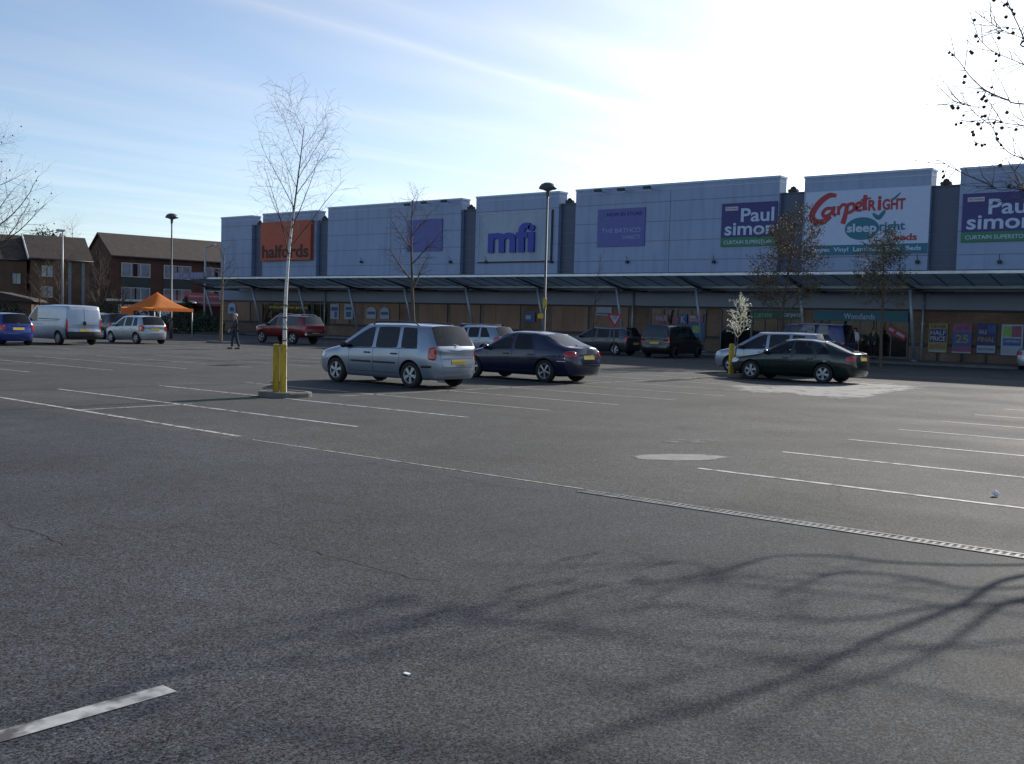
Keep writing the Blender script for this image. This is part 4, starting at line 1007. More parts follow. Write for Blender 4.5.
PICK = dict(MPV, L=4.95, W=1.80, H=1.76, zs=.42, hn=1.02, cowl=(1.20, 1.16), belt=(1.10, 1.14), fo=.85, wb=2.95, wr=.37, d0=1.42, sB=2.30, sC=3.10, sD=4.30, sDt=4.25, roofF=(1.88, 1.68), roofR=(4.62, 1.70), glassB=(4.80, 1.22), tail=(4.90, 1.10), rl=4.70,
            lamp=(.04, .78, .16, 1.02, .84, 1.16), plate=.66, bumpz=.70, gy=.84, bw=.88, bump=.36, z2r=.9, dark_glass=True, rearg=CARGD, pickup=True, sharp=.3)
BIG = dict(MPV, L=4.7, W=1.83, H=1.80, zs=.22, roofF=(1.78, 1.72), roofR=(4.44, 1.74), glassB=(4.60, 1.08), tail=(4.64, .98), rl=4.48, Wr=1.50, belt=(1.0, 1.05), hn=.86, cowl=(1.05, 1.08), lamp=(.05, .80, .14, 1.02, .76, 1.16), plate=.80, bw=.86, fo=.92, wb=2.88, dark_glass=True, rearg=CARGD)
def at_rear_left(px, py, s, d=(0, 0)):
    p = gp(px, py); xr = s['L']/2-s['fo']-s['wb']; return (p.x+d[0]+xr, p.y+d[1]+s['W']/2-.03, 0)
SILV = paint('silver_blue_paint', (.27, .32, .40), .55, .30); SILV2 = paint('pale_silver_paint', (.42, .46, .50), .5, .32); NAVYP = paint('navy_car_paint', (.007, .012, .048), .3, .25); DGRN = paint('dark_green_paint', (.006, .018, .016), .3, .25)
BLUEP = paint('blue_car_paint', (.015, .04, .24), .35, .28); REDP = paint('red_car_paint', (.17, .008, .014), .3, .3); BLK = paint('black_car_paint', (.010, .010, .012), .2, .28); GREYP = paint('grey_car_paint', (.05, .055, .065), .4, .3); VANP = paint('van_silver_paint', (.40, .46, .56), .35, .38)
# the silver people carrier by the birch
r, bv, bd = car('people_carrier', MPV, SILV, 'silver people carrier with black side mouldings parked beside the yellow tree posts', 'car', 'cars parked in the bays', 'hub5', at_rear_left(409, 388, MPV))
for sg in (1, -1):
    strip(r, bv, MPV, 1.50, 2.24, .60, .045, TRIM, sg); strip(r, bv, MPV, 2.32, 3.10, .60, .045, TRIM, sg); strip(r, bv, MPV, 3.99, 4.34, .545, .06, TRIM, sg)
rails(r, MPV, TRIM)
bm = B(); box(bm, -4.47/2-.012, -4.47/2+.02, -.5, .5, .745, .765, bev=.005); obj('tailgate_strip', bm, CHROME, r)
# dark saloon
r, bv, bd = car('saloon_car', SALOON, NAVYP, 'dark navy saloon with bright five spoke wheels behind the silver people carrier', 'car', 'cars parked in the bays', 'five', at_rear_left(543.5, 382.5, SALOON))
bm = B(); box(bm, -4.63/2-.022, -4.63/2+.02, -.36, .36, .82, .85, bev=.008); obj('boot_strip', bm, CHROME, r)
for sg in (1, -1): strip(r, bv, SALOON, 4.08, 4.36, .62, .03, CHROME, sg)
# dark green fastback
r, bv, bd = car('hatchback_car', FAST, DGRN, 'dark green sloping hatchback with silver hubcaps in front of the small teal shop', 'car', 'cars parked in the bays', 'hub5', at_rear_left(822, 383.3, FAST))
bm = B(); box(bm, -4.5/2-.02, -4.5/2+.02, -.34, .34, .88, .91, bev=.008); obj('boot_strip', bm, CHROME, r)
# left group
s = dict(HATCH); car('small_hatchback', s, SILV2, 'small silver hatchback parked in front of the orange gazebo', 'car', 'cars parked in the bays', 'hub5', at_rear_left(135.4, 343.9, s))
r, bv, bd = car('panel_van', VAN, VANP, 'silver blue panel van with closed rear doors at the far left', 'van', None, 'hub', at_rear_left(57.5, 344.8, VAN))
L = VAN['L']; bm = B()
join(bm, seam(bv, [(-L/2-.1, 0, .42), (-L/2-.1, 0, 1.86)], .02)); join(bm, seam(bv, [(-L/2, -.80, .5), (-L/2, .80, .5)], .02)); join(bm, seam(bv, [(-L/2, -.80, 1.84), (-L/2, .80, 1.84)], .015)); obj('rear_door_gap', bm, TRIM, r)
for sg in (1, -1): strip(r, bv, VAN, 2.05, 4.1, 1.24, .035, TRIM, sg)
bm = B(); box(bm, -L/2-.04, -L/2+.03, -.05, .07, .98, 1.16, bev=.012); obj('rear_handle', bm, TRIM, r)
r, bv, bd = car('small_hatchback', dict(HATCH, L=3.9), BLUEP, 'bright blue small hatchback left of the silver blue van, cut off by the picture edge', 'car', 'cars parked in the bays', 'hub5', at_rear_left(-5, 345.5, HATCH))
car('estate_car', dict(MPV, H=1.52), GREYP, 'dark grey car half hidden between the silver van and the small silver hatchback', 'car', None, 'hub5', (*(EYEV+ray(103, 340)*(64/ray(103, 340).dot(F))).xy, 0))
r, bv, bd = car('pickup_truck', PICK, REDP, 'red pickup with dark hardtop and chrome rear bumper, behind the birch trunk', 'pickup', None, 'five', at_rear_left(292, 344.2, PICK))
bm = B(); box(bm, -PICK['L']/2-.14, -PICK['L']/2+.05, -.84, .84, .55, .68, bev=.03); obj('chrome_bumper', bm, CHROME, r); rails(r, PICK, CHROME, .03)
s = dict(HATCH, L=4.1, sD=3.6, rl=3.86, roofR=(3.7, 1.46), glassB=(3.99, .98), tail=(4.05, .88)); car('small_hatchback', s, SILV, 'silver hatchback showing only its rear half behind the dark navy saloon', 'car', 'cars parked in the bays', 'hub5', at_rear_left(484, 357.5, s))
car('estate_car', dict(MPV, H=1.55), BLK, 'black car in the shade behind the front of the silver people carrier', 'car', None, 'hub5', (gp(352, 352).x-1.0, 45.5, 0))
car('estate_car', dict(MPV, H=1.53), GREYP, 'dark grey car in the shade right behind the triangular sign', 'car', None, 'hub5', (fp(603, 340, 49.8).x, 49.8, 0))
s = BIG; a = fp(651, 353, 47.7); car('large_people_carrier', s, BLK, 'tall black people carrier parked nose in to the shops with its rear showing', 'car', None, 'five', (a.x, a.y+s['L']/2, 0), PI/2+.06)
s = dict(MPV); r, bv, bd = car('people_carrier', s, SILV, 'silver blue people carrier behind the dark green hatchback', 'car', None, 'hub5', (fp(766, 360, 35.9).x, 36.6, 0))
s = dict(BIG, L=4.6, H=2.05, roofF=(1.5, 1.95), roofR=(4.42, 2.0)); car('people_carrier', s, paint('dark_blue_van_paint', (.012, .018, .10), .3, .35), 'tall dark blue vehicle whose roof shows above the silver blue people carrier', 'van', None, 'hub5', (fp(806, 340, 50.5).x, 50.5, 0))
s = dict(SALOON); a = gp(1008, 370.5); car('saloon_car', s, SILV2, 'silver car parked nose in below the framed poster at the right edge', 'car', None, 'hub5', (a.x+.85, a.y+s['L']/2+1.2, 0), PI/2)
# ------------------------------------------------------------------ trees
BARK = mat('dark_bark', (.10, .075, .06), .9, var=.35, scale=14, bump=.5, stretch=(1, 1, .3)); TWIG = mat('twig_bark', (.065, .045, .038), .9, var=.2)
def rot_about(d, ax, a): return Matrix.Rotation(a, 3, ax) @ d
def grow(out, p, d, L, r, lvl, P, rg):
    n = max(3, int(L/P['seg'][lvl])); p = Vector(p); d = Vector(d).normalized(); pts = [p.copy()]; ds = [d.copy()]
    for i in range(n):
        d = (d+Vector((rg.gauss(0, 1), rg.gauss(0, 1), rg.gauss(0, 1)))*P['wob'][lvl]+Vector((0, 0, P['up'][lvl]))*(1 if lvl < 2 else i/n)).normalized()
        p = p+d*L/n; pts.append(p.copy()); ds.append(d.copy())
    rad = [r*(1-(1-P['tip'][lvl])*i/n) for i in range(n+1)]
    out[lvl].append((pts, rad))
    if lvl+1 < len(P['seg']):
        k = P['n'][lvl]; a0 = rg.uniform(0, 6.28)
        for q in range(k):
            f = P['fr'][lvl]+(1-P['fr'][lvl])*(q+rg.uniform(.1, .9))/k; i = min(n-1, int(f*n)); u = f*n-i
            b = pts[i].lerp(pts[i+1], max(0, min(1, u))); dd = ds[i+1]; ax = dd.orthogonal().normalized(); ax = rot_about(ax, dd, a0+q*2.4+rg.uniform(-.4, .4))
            nd = rot_about(dd, ax, math.radians(P['ang'][lvl]+rg.uniform(-10, 10)))
            LL = P['len'][lvl]*(1-P['sh'][lvl]*(f-P['fr'][lvl])/(1-P['fr'][lvl]+1e-6))*rg.uniform(.75, 1.2)
            grow(out, b, nd, LL, max(.0025, rad[i]*P['rr'][lvl]), lvl+1, P, rg)
def to_mesh(lst, sides):
    bm = B()
    for pts, rad in lst: tube(bm, pts, rad, sides, cap=False)
    return bm
def tree_obj(name, loc, P, H, r, label, seed, cat='tree', group=None, barkm=None, lean=(0, 0), twigm=None, trunk_split=None):
    rg = random.Random(seed); e = empty(name, loc, 0, label, cat, group); out = [[] for _ in P['seg']]
    grow(out, (0, 0, -.05), (lean[0], lean[1], 1), H, r, 0, P, rg)
    obj('trunk', to_mesh(out[0], 9), barkm or BARK, e)
    obj('branches', to_mesh(out[1], 6), twigm or barkm or BARK, e)
    for k in range(2, len(out)): obj('twigs', to_mesh(out[k], 3), twigm or TWIG, e)
    return e, out, rg
# birch on its kerbed island
def birch_mat():
    m = mat('birch_bark', (.62, .60, .56), .75, var=.1, scale=6); nt = m.node_tree; b = [n for n in nt.nodes if n.type == 'BSDF_PRINCIPLED'][0]
    src = b.inputs['Base Color'].links[0].from_socket; tc = [n for n in nt.nodes if n.type == 'TEX_COORD'][0]
    sp = nn(nt, 'ShaderNodeSeparateXYZ'); nt.links.new(tc.outputs['Object'], sp.inputs[0])
    mp = nn(nt, 'ShaderNodeMapping'); mp.inputs['Scale'].default_value = (2.5, 2.5, 5.5); nt.links.new(tc.outputs['Object'], mp.inputs[0])
    nz = nn(nt, 'ShaderNodeTexNoise'); nz.inputs['Scale'].default_value = 1.6; nz.inputs['Detail'].default_value = 3; nt.links.new(mp.outputs[0], nz.inputs['Vector'])
    r1 = nn(nt, 'ShaderNodeMapRange'); r1.inputs[1].default_value = .58; r1.inputs[2].default_value = .62; nt.links.new(nz.outputs['Fac'], r1.inputs[0])
    r2 = nn(nt, 'ShaderNodeMapRange'); r2.inputs[1].default_value = 3.4; r2.inputs[2].default_value = 4.4; nt.links.new(sp.outputs[2], r2.inputs[0])
    mxx = nn(nt, 'ShaderNodeMath', operation='MAXIMUM'); nt.links.new(r1.outputs[0], mxx.inputs[0]); nt.links.new(r2.outputs[0], mxx.inputs[1])
    mx = nn(nt, 'ShaderNodeMix', data_type='RGBA'); nt.links.new(mxx.outputs[0], mx.inputs[0]); nt.links.new(src, mx.inputs[6]); mx.inputs[7].default_value = (.085, .07, .065, 1); nt.links.new(mx.outputs[2], b.inputs['Base Color'])
    return m
BIRCH = birch_mat()
bp = gp(284.2, 396.5)
P = dict(seg=(.35, .22, .14, .12), wob=(.012, .05, .10, .12), up=(.0, .02, -.13, -.18), tip=(.12, .2, .3, .4), n=(14, 9, 4), fr=(.50, .10, .12), ang=(38, 40, 48), len=(1.95, .80, .40), sh=(.62, .45, .4), rr=(.42, .42, .6))
e, out, rg = tree_obj('birch_tree', bp, P, 5.75, .055, 'slender bare birch with white trunk rising between two yellow posts', 12, barkm=BIRCH, lean=(-.004, .0), twigm=TWIG)
def island(loc, sx, sy, label, h=.11, rz=0.):
    e = empty('kerb_island', loc, rz, label, 'kerb')
    bm = B(); n = 24; ra = []
    def sup(k, s): a = 2*PI*k/n; c, q = math.cos(a), math.sin(a); return (s*sx*math.copysign(abs(c)**.45, c), s*sy*math.copysign(abs(q)**.45, q))
    prof = [(1.0, -.02), (1.0, h*.75), (.97, h), (.80, h), (.78, h*.7)]
    rings = [[bm.verts.new((*sup(k, s), z)) for k in range(n)] for s, z in prof]
    for i in range(len(rings)-1):
        for k in range(n): bm.faces.new((rings[i][k], rings[i][(k+1) % n], rings[i+1][(k+1) % n], rings[i+1][k]))
    obj('kerb_ring', bm, KERB, e)
    bm = B(); bm.faces.new([bm.verts.new((*sup(k, .80), h*.78+.01*rnd.random())) for k in range(n)]); obj('soil_bed', bm, mat('bare_soil', (.075, .055, .04), .95, var=.4, scale=9, bump=.5), e)
    return e
island((bp.x+.0, bp.y+.02, 0), .47, .45, 'small square concrete kerb island round the foot of the birch')
YPOST = mat('yellow_painted_timber', (.58, .38, .02), .6, var=.12, scale=6, dirt=((.12, .09, .03), 4, .8, (3, 3, .6)))
def ypost(loc, w_, d_, h, label, tilt=0., group='yellow posts guarding the birch'):
    bm = B(); box(bm, -w_/2, w_/2, -d_/2, d_/2, 0, h, bev=.012)
    o = obj('guard_post', bm, YPOST, base=loc); tag(o, label, 'post', group); o.rotation_euler = (0, tilt, math.radians(-38)); return o
# the two stand left and in front of the trunk as seen from the car park
vr = Vector((r0.x, r0.y, 0)); vf = Vector((f0.x, f0.y, 0))
q = bp-vr*.185+vf*.02; ypost((q.x, q.y, .08), .13, .13, 1.02, 'yellow timber guard post on the kerb island, left of the birch trunk', math.radians(1.2))
q = bp-vr*.00-vf*.14; ypost((q.x, q.y, .08), .165, .13, 1.02, 'yellow timber guard post on the kerb island, directly in front of the birch trunk', math.radians(-.8))
bm = B(); 
for z in (1.18, 1.42, 1.66, 1.92): lathe(bm, [(.058, z-.012), (.062, z), (.058, z+.012)], 10, Matrix.Translation((-.004*z, 0, 0)), cap=False)
obj('tree_tie', bm, DARK, e, smooth=True)
# bare trees
P2_ = dict(seg=(.5, .3, .22, .16), wob=(.02, .09, .13, .14), up=(.0, .05, .03, .0), tip=(.2, .25, .3, .4), n=(7, 8, 4), fr=(.42, .15, .2), ang=(42, 42, 45), len=(2.2, .9, .40), sh=(.55, .5, .4), rr=(.5, .5, .6))
a = gp(414.5, 358); tree_obj('bare_tree', a, dict(P2_, rr=(.62, .55, .6), n=(9, 9, 4)), 7.0, .10, 'bare young tree with upswept branches in front of the lilac panel left of mfi', 5)
P3_ = dict(P2_, n=(9, 5, 3), fr=(.25, .1, .2), ang=(26, 30, 40), len=(1.1, .5, .3), sh=(.5, .5, .4))
a = gp(590.5, 354); tree_obj('bare_tree', a, P3_, 5.6, .045, 'thin narrow bare sapling in the shade left of the triangular road sign', 8)
a = gp(220.5, 343.3); tree_obj('bare_tree', a, dict(P2_, n=(6, 6, 3), fr=(.55, .15, .2), len=(1.5, .7, .35)), 5.6, .10, 'bare tree with pale brown trunk on a kerb island beside the walking person', 21, barkm=mat('pale_brown_bark', (.20, .15, .085), .9, var=.3, scale=10))
island((a.x, a.y, 0), .72, .6, 'low kerb island round the bare tree beside the walking person', .12)
# trees keeping their withered leaves
LEAFA = mat('withered_leaf', (.15, .098, .05), .8, var=.5, scale=.9); LEAFB = mat('olive_leaf', (.12, .11, .045), .8, var=.5, scale=.9)
def leaves(e, out, rg, m, n, size, lv=(2, 3), hang=.3, name="leaves", zmin=0, jit=.05):
    bm = B(); segs = [s_ for k in lv for s_ in out[k]]
    for _ in range(n):
        pts, rad = rg.choice(segs); i = rg.randrange(1, len(pts)); p = pts[i]+Vector((rg.gauss(0, jit), rg.gauss(0, jit), rg.gauss(0, jit)-jit*.6))
        if p.z < zmin: continue
        a = Vector((rg.gauss(0, 1), rg.gauss(0, 1), rg.gauss(0, 1)-hang)).normalized(); b_ = a.orthogonal().normalized(); b_ = rot_about(b_, a, rg.uniform(0, 6.3)); s_ = size*rg.uniform(.6, 1.3)
        bm.faces.new([bm.verts.new(q) for q in (p, p+a*s_*.5+b_*s_*.32, p+a*s_, p+a*s_*.5-b_*s_*.32)])
    return obj(name, bm, m, e)
P4_ = dict(seg=(.5, .3, .2, .16), wob=(.02, .07, .12, .14), up=(.0, .05, .0, -.05), tip=(.2, .25, .3, .4), n=(20, 9, 5), fr=(.30, .12, .15), ang=(62, 45, 48), len=(2.7, .95, .45), sh=(.68, .5, .4), rr=(.35, .5, .6))
a = gp(778.5, 361); a = fp(778.5, 361, 47.5); a.z = 0; e, out, rg = tree_obj('leafy_tree', a, P4_, 6.9, .10, 'tree with sparse withered brown leaves in front of the first navy Paul Simon sign', 31)
leaves(e, out, rg, LEAFA, 7000, .085); leaves(e, out, rg, LEAFB, 1500, .085)
P5_ = dict(P4_, n=(15, 8, 5), fr=(.46, .12, .15), ang=(50, 45, 48), len=(1.75, .8, .4))
a = fp(880.5, 368, 49.0); a.z = 0; e, out, rg = tree_obj('leafy_tree', a, P5_, 5.9, .085, 'smaller tree with olive brown leaves below the white carpet sign', 44)
leaves(e, out, rg, LEAFB, 3600, .085); leaves(e, out, rg, LEAFA, 1500, .085)
# sapling in the sun by the front of the green car
P6_ = dict(seg=(.25, .14, .10), wob=(.03, .10, .12), up=(.0, .06, .02), tip=(.3, .4, .4), n=(12, 6), fr=(.52, .2), ang=(42, 40), len=(.66, .30), sh=(.45, .4), rr=(.8, .85))
a = gp(733.5, 376.5); e, out, rg = tree_obj('sapling', a, P6_, 2.55, .03, 'small sapling with bright pale buds by the front of the dark green car', 3, lean=(-.02, 0), twigm=mat('pale_twig', (.75, .72, .58), .6))
leaves(e, out, rg, mat('pale_bud', (.80, .78, .62), .5, var=.1), 620, .062, (1, 2), -.4, "buds", jit=.012)
island((a.x, a.y, 0), .55, .42, 'low kerb island round the small sapling by the dark green car', .10)
q = a-vr*.12-vf*.1; ypost((q.x, q.y, .06), .16, .14, 1.08, 'yellow timber guard post beside the small sapling with pale buds', 0, 'yellow posts in the far bays')
# big plane tree whose limbs reach in at the upper right and throw the shadow
PT = Vector((-.82, 15.0, 0)); e = empty('plane_tree', PT, 0, 'large bare plane tree with hanging seed balls reaching in at the upper right', 'tree')
rg = random.Random(77); tr = [([PT+Vector((0, 0, -.1)), PT+Vector((.02, 0, 1.2)), PT+Vector((-.03, .02, 2.4)), PT+Vector((.0, .0, 4.0)), PT+Vector((.08, .05, 5.6)), PT+Vector((.1, .1, 7.4)), PT+Vector((.15, .1, 8.8))], [.17, .14, .125, .10, .075, .045, .02])]
bl = []; tw = []; TAN = 1/math.tan(SUN_EL)
def smooth(pts, k=5):
    Q = []
    for i in range(len(pts)-1):
        p0, p1, p2, p3 = pts[max(i-1, 0)], pts[i], pts[i+1], pts[min(i+2, len(pts)-1)]
        for q in range(k):
            t = q/k; Q.append(.5*((2*p1)+(p2-p0)*t+(2*p0-5*p1+4*p2-p3)*t*t+(3*p1-p0-3*p2+p3)*t**3))
    Q.append(pts[-1]); return Q
def add_limb(pts, ra, rb, rootz=None):
    if rootz is not None: pts = [PT+Vector((0, 0, rootz))]+pts
    pts = smooth(pts); n = len(pts)-1; bl.append((pts, [ra+(rb-ra)*i/n for i in range(n+1)])); return pts
shade = [([(1022, 576), (959, 606), (877, 638), (814, 669), (728, 701), (673, 715), (600, 735), (550, 750)], .052, .022, 2.3, 15.0, .1),
         ([(1022, 599), (968, 629), (950, 642), (886, 674), (830, 690), (790, 700)], .048, .014, 2.5, 15.1, .3),
         ([(1018, 565), (904, 563), (832, 556), (777, 556), (740, 566), (705, 579)], .030, .010, 2.2, 14.9, -.2),
         ([(986, 589), (922, 579), (850, 572), (810, 580), (777, 595)], .026, .010, 2.4, 14.8, -.4),
         ([(950, 606), (877, 617), (820, 620), (759, 617), (696, 606), (640, 605)], .030, .010, 2.6, 15.0, .5),
         ([(900, 650), (840, 655), (780, 660), (700, 672), (640, 690)], .020, .008, 2.8, 14.9, .8)]
lim = []
for px, ra, rb, rz_, y0, dy in shade:
    pts = []
    for k, (x, y) in enumerate(px):
        g = gp(x, y); yy = y0+dy*k/len(px); pts.append(Vector((g.x, yy, (yy-g.y)/TAN)))
    rz_ = max(1.9, pts[0].z-.55); lim.append(add_limb(pts, ra*.66, rb*.7, rz_))
view = [([(1024, 104), (1007, 99.5), (987, 91), (974.6, 81), (966, 71), (959.7, 62), (948.5, 50)], 15.3, .022), ([(1040, 72), (1024, 64.7), (1009.5, 58.5), (994.5, 52), (984.6, 44.8), (975, 33)], 15.8, .014),
        ([(1030, 48), (1024, 38.6), (1019, 27), (1012, 12), (1007, 0), (1003, -14)], 14.6, .022), ([(1040, 128), (1024, 125.6), (1004.5, 123), (992, 119.4), (968, 122)], 14.4, .013),
        ([(1035, 163), (1024, 159), (1009.5, 153), (999.5, 143), (994.5, 132), (987, 117)], 15.0, .018), ([(1040, 196), (1024, 190), (1017, 179), (1013, 168)], 14.2, .011),
        ([(1007, 99.5), (984.6, 106.5), (965, 105), (952, 100)], 15.3, .009), ([(1035, 48), (1022, 38), (1004.5, 31), (992, 23.6), (974.6, 11)], 15.5, .010), ([(1040, 176), (1005, 190), (985, 183), (960, 172), (944, 163)], 14.6, .010),
        ([(1045, 30), (1030, 5), (1020, -15), (1012, -40)], 15.9, .02)]
vl = []
for px, yy, ra in view:
    pts = [fp(x, y, yy) for x, y in px]
    z0 = max(3.4, pts[0].z-.35); q = PT+Vector((0, 0, z0)); m_ = q.lerp(pts[0], .5)+Vector((0, 0, -.05)); vl.append(add_limb([q, m_]+pts if ra > .01 else pts, ra*.55, .005))
# more limbs to round off the crown
for k in range(16):
    a_ = rg.uniform(0, 2*PI) if k > 5 else rg.uniform(-1.2, 1.2); z0 = rg.uniform(6.2, 8.2); L_ = rg.uniform(1.6, 3.4)*(1-.07*(z0-3)); o2 = [[], [], []]
    grow(o2, PT+Vector((.02, .02, z0)), (math.cos(a_), math.sin(a_), .9), L_, .035, 0, dict(seg=(.3, .22, .15), wob=(.08, .12, .12), up=(.04, .02, 0), tip=(.2, .3, .4), n=(7, 3), fr=(.2, .2), ang=(40, 42), len=(.8, .35), sh=(.5, .4), rr=(.45, .6)), rg)
    bl += o2[0]; tw += o2[1]+o2[2]
for pts in lim+vl:
    o2 = [[], []]; n = len(pts)
    for k in range(9):
        i = rg.randrange(n//3, n-1); d = (pts[i+1]-pts[i]).normalized(); ax = rot_about(d.orthogonal().normalized(), d, rg.uniform(0, 6.28)); nd = rot_about(d, ax, math.radians(rg.uniform(28, 55)))
        grow(o2, pts[i], nd, rg.uniform(.22, .62), .0072, 0, dict(seg=(.1, .08), wob=(.10, .12), up=(.03, 0), tip=(.4, .4), n=(3,), fr=(.3,), ang=(40,), len=(.2,), sh=(.4,), rr=(.7,)), rg)
    tw += o2[0]+o2[1]
obj('trunk', to_mesh(tr, 12), BARK, e, local=False); obj('branches', to_mesh(bl, 7), BARK, e, local=False); obj('twigs', to_mesh(tw, 3), TWIG, e, local=False)
bm = B(); bmesh.ops.create_icosphere(bm, subdivisions=2, radius=.024)
for v in bm.verts: v.co *= 1+.12*noise.noise(v.co*180)
ballm = bpy.data.meshes.new('seed_ball'); bm.to_mesh(ballm); bm.free(); ballm.materials.append(mat('seed_ball_brown', (.05, .035, .022), .95, var=.3, scale=30))
ends = [fp(*q) for q in ((974.5, 20, 15.5), (975.8, 36, 15.4), (978, 41.5, 15.8), (970.5, 51.5, 15.3), (972, 53, 15.3), (999, 33, 15.5), (999, 38, 15.5), (949, 53, 15.3), (952.5, 55, 15.3), (994, 0, 14.6), (1004, 5.5, 14.6), (1007, 4, 14.6), (1006, 17, 14.6), (1007.5, 28, 14.6), (1013, 33, 14.6), (1012, 10, 14.6), (1014, 14, 14.6), (996, 54, 15.8), (999, 55.5, 15.8), (996, 61, 15.8),
      (965, 76.5, 15.3), (964, 82.5, 15.3), (978, 92.5, 15.3), (984, 96.5, 15.3), (982, 99, 15.3), (986, 101, 15.3), (984, 107, 15.3), (992, 95.5, 15.3), (952, 106.5, 15.3), (953, 108, 15.3), (958, 108, 15.3), (963.5, 115.5, 14.4), (961, 123, 14.4), (956, 124.5, 14.4), (978, 124, 14.4), (982, 116.5, 15), (985, 116, 15), (1001, 122, 15), (994, 123, 15), (1002, 128, 15), (972.5, 132, 15), (973.5, 135, 15), (996.5, 134, 15), (997.5, 139, 15), (981, 128.5, 15), (976, 144.5, 15), (982, 145.5, 15), (985, 144.5, 15), (1001, 145, 15), (1000, 165.5, 14.6), (1009, 186.5, 14.2), (943, 171.5, 14.6), (944, 176, 14.6), (943, 177.5, 14.6), (946, 183, 14.6), (945.5, 184.5, 14.6), (1016, 129.5, 14.4), (1007, 112.5, 15.3), (991.5, 87.5, 15.3))]
tws = B()
for k, p in enumerate(ends[:96]):
    b_ = bpy.data.objects.new('seed_ball', ballm); COL.objects.link(b_); b_.parent = e; b_.location = p-PT; s_ = .75+.4*rg.random(); b_.scale = (s_,)*3
    best = min((v for q, _ in bl+tw for v in q if v.z > p.z), key=lambda v: (v-p).length, default=None)
    if best is not None and (best-p).length < 1.2: tube(tws, [best, best.lerp(p, .5)+Vector((0, 0, .02)), p], .0045, 3, cap=False)
obj('ball_stalks', tws, TWIG, e, local=False)
# plane tree at the left edge
a = gp(-46, 352); P7_ = dict(seg=(.6, .35, .22, .16), wob=(.02, .08, .12, .14), up=(.0, .06, .05, .0), tip=(.15, .2, .3, .4), n=(30, 13, 5), fr=(.30, .12, .15), ang=(55, 42, 45), len=(4.2, 1.6, .6), sh=(.62, .5, .4), rr=(.42, .45, .6))
p_ = fp(-46, 350, 1) ; d_ = ray(-30, 350); t_ = 41/(d_.dot(F)); a = EYEV+d_*t_; a.z = 0
e, out, rg = tree_obj('plane_tree', a, P7_, 8.4, .14, 'bare plane tree with small seed balls whose crown enters at the left edge', 61)
bm = B()
for _ in range(130):
    pts, _r = rg.choice(out[3]+out[2]); p = pts[-1]+Vector((0, 0, -.08)); bmesh.ops.create_icosphere(bm, subdivisions=1, radius=.032, matrix=Matrix.Translation(p))
tag(obj('seed_balls', bm, ballm.materials[0], e), kind='stuff')

# ------------------------------------------------------------------ lamp posts, signs, gazebo
LAMPD = mat('lamp_dark_paint', (.07, .08, .09), .5, .3, var=.1); LAMPG = mat('lamp_grey_steel', (.10, .11, .125), .6, .1, var=.15)
def lamp(px, zdepth, H, label, bands=False):
    d = ray(px, 350); p = EYEV+d*(zdepth/d.dot(F)); e = empty('lamp_post', (p.x, p.y, 0), 0, label, 'lamp post', 'tall car park lamps with dome heads')
    bm = B(); tube(bm, [(0, 0, 0), (0, 0, 1.2)], .095, 14); tube(bm, [(0, 0, 1.2), (0, 0, 1.24), (0, 0, H-.55)], [.095, .065, .045], 14); obj('pole', bm, LAMPD if not bands else LAMPG, e)
    bm = B(); lathe(bm, [(.05, H-.62), (.075, H-.5), (.085, H-.3), (.10, H-.24)], 16); obj('neck', bm, LAMPD, e)
    bm = B(); lathe(bm, [(.38, H-.20), (.42, H-.18), (.40, H-.10), (.31, H+.02), (.17, H+.09), (.001, H+.11)], 28); o = obj('dome', bm, LAMPD, e)
    bm = B(); lathe(bm, [(.001, H-.30), (.12, H-.28), (.26, H-.22), (.37, H-.195)], 24); obj('lens', bm, mat('lamp_lens', (.25, .25, .24), .3, var=.1), o)
    if bands:
        bm = B(); lathe(bm, [(.085, 2.35), (.088, 2.4), (.088, 2.8), (.085, 2.85)], 14); box(bm, -.28, .05, -.13, -.11, 1.9, 2.12); obj('yellow_band', bm, YPOST, e)
    return e
lamp(543.2, 48.4, 8.05, 'tall dome headed lamp post standing in front of the mfi sign, yellow band low down', True)
lamp(170.8, 68.3, 8.05, 'tall dome headed lamp post standing behind the orange gazebo roof', False)
d = ray(62.5, 330); p = EYEV+d*(78/d.dot(F)); e = empty('street_lamp', (p.x, p.y, 0), 0, 'pale street lamp post behind the silver blue van', 'street lamp')
LAMPP = mat('pale_lamp_paint', (.42, .45, .46), .5, .2)
bm = B(); tube(bm, [(0, 0, 0), (0, 0, 1.3)], .11, 10); tube(bm, [(0, 0, 1.3), (0, 0, 7.55)], [.075, .05], 10); obj('pole', bm, LAMPP, e)
bm = B(); box(bm, -.16, .16, -.50, .14, 7.50, 7.66, bev=.05); obj('lantern', bm, LAMPP, e)
d = ray(204.5, 330); p = EYEV+d*(99/d.dot(F)); e = empty('floodlight_mast', (p.x, p.y, 0), 0, 'pale steel mast with a small floodlight arm beyond the left end of the canopy', 'mast')
bm = B(); tube(bm, [(0, 0, 0), (0, 0, 8.0)], [.12, .08], 10); obj('pole', bm, LAMPP, e)
bm = B(); tube(bm, [(0, 0, 7.9), (vr.x*.95, vr.y*.95, 8.25)], .03, 6); obj('arm', bm, LAMPG, e)
bm = B(); lathe(bm, [(.001, .16), (.13, .10), (.17, -.05), (.1, -.14)], 12, Matrix.Translation((vr.x*1.0, vr.y*1.0, 8.2))); obj('lamp_head', bm, mat('lamp_head_white', (.7, .7, .7), .4), e)
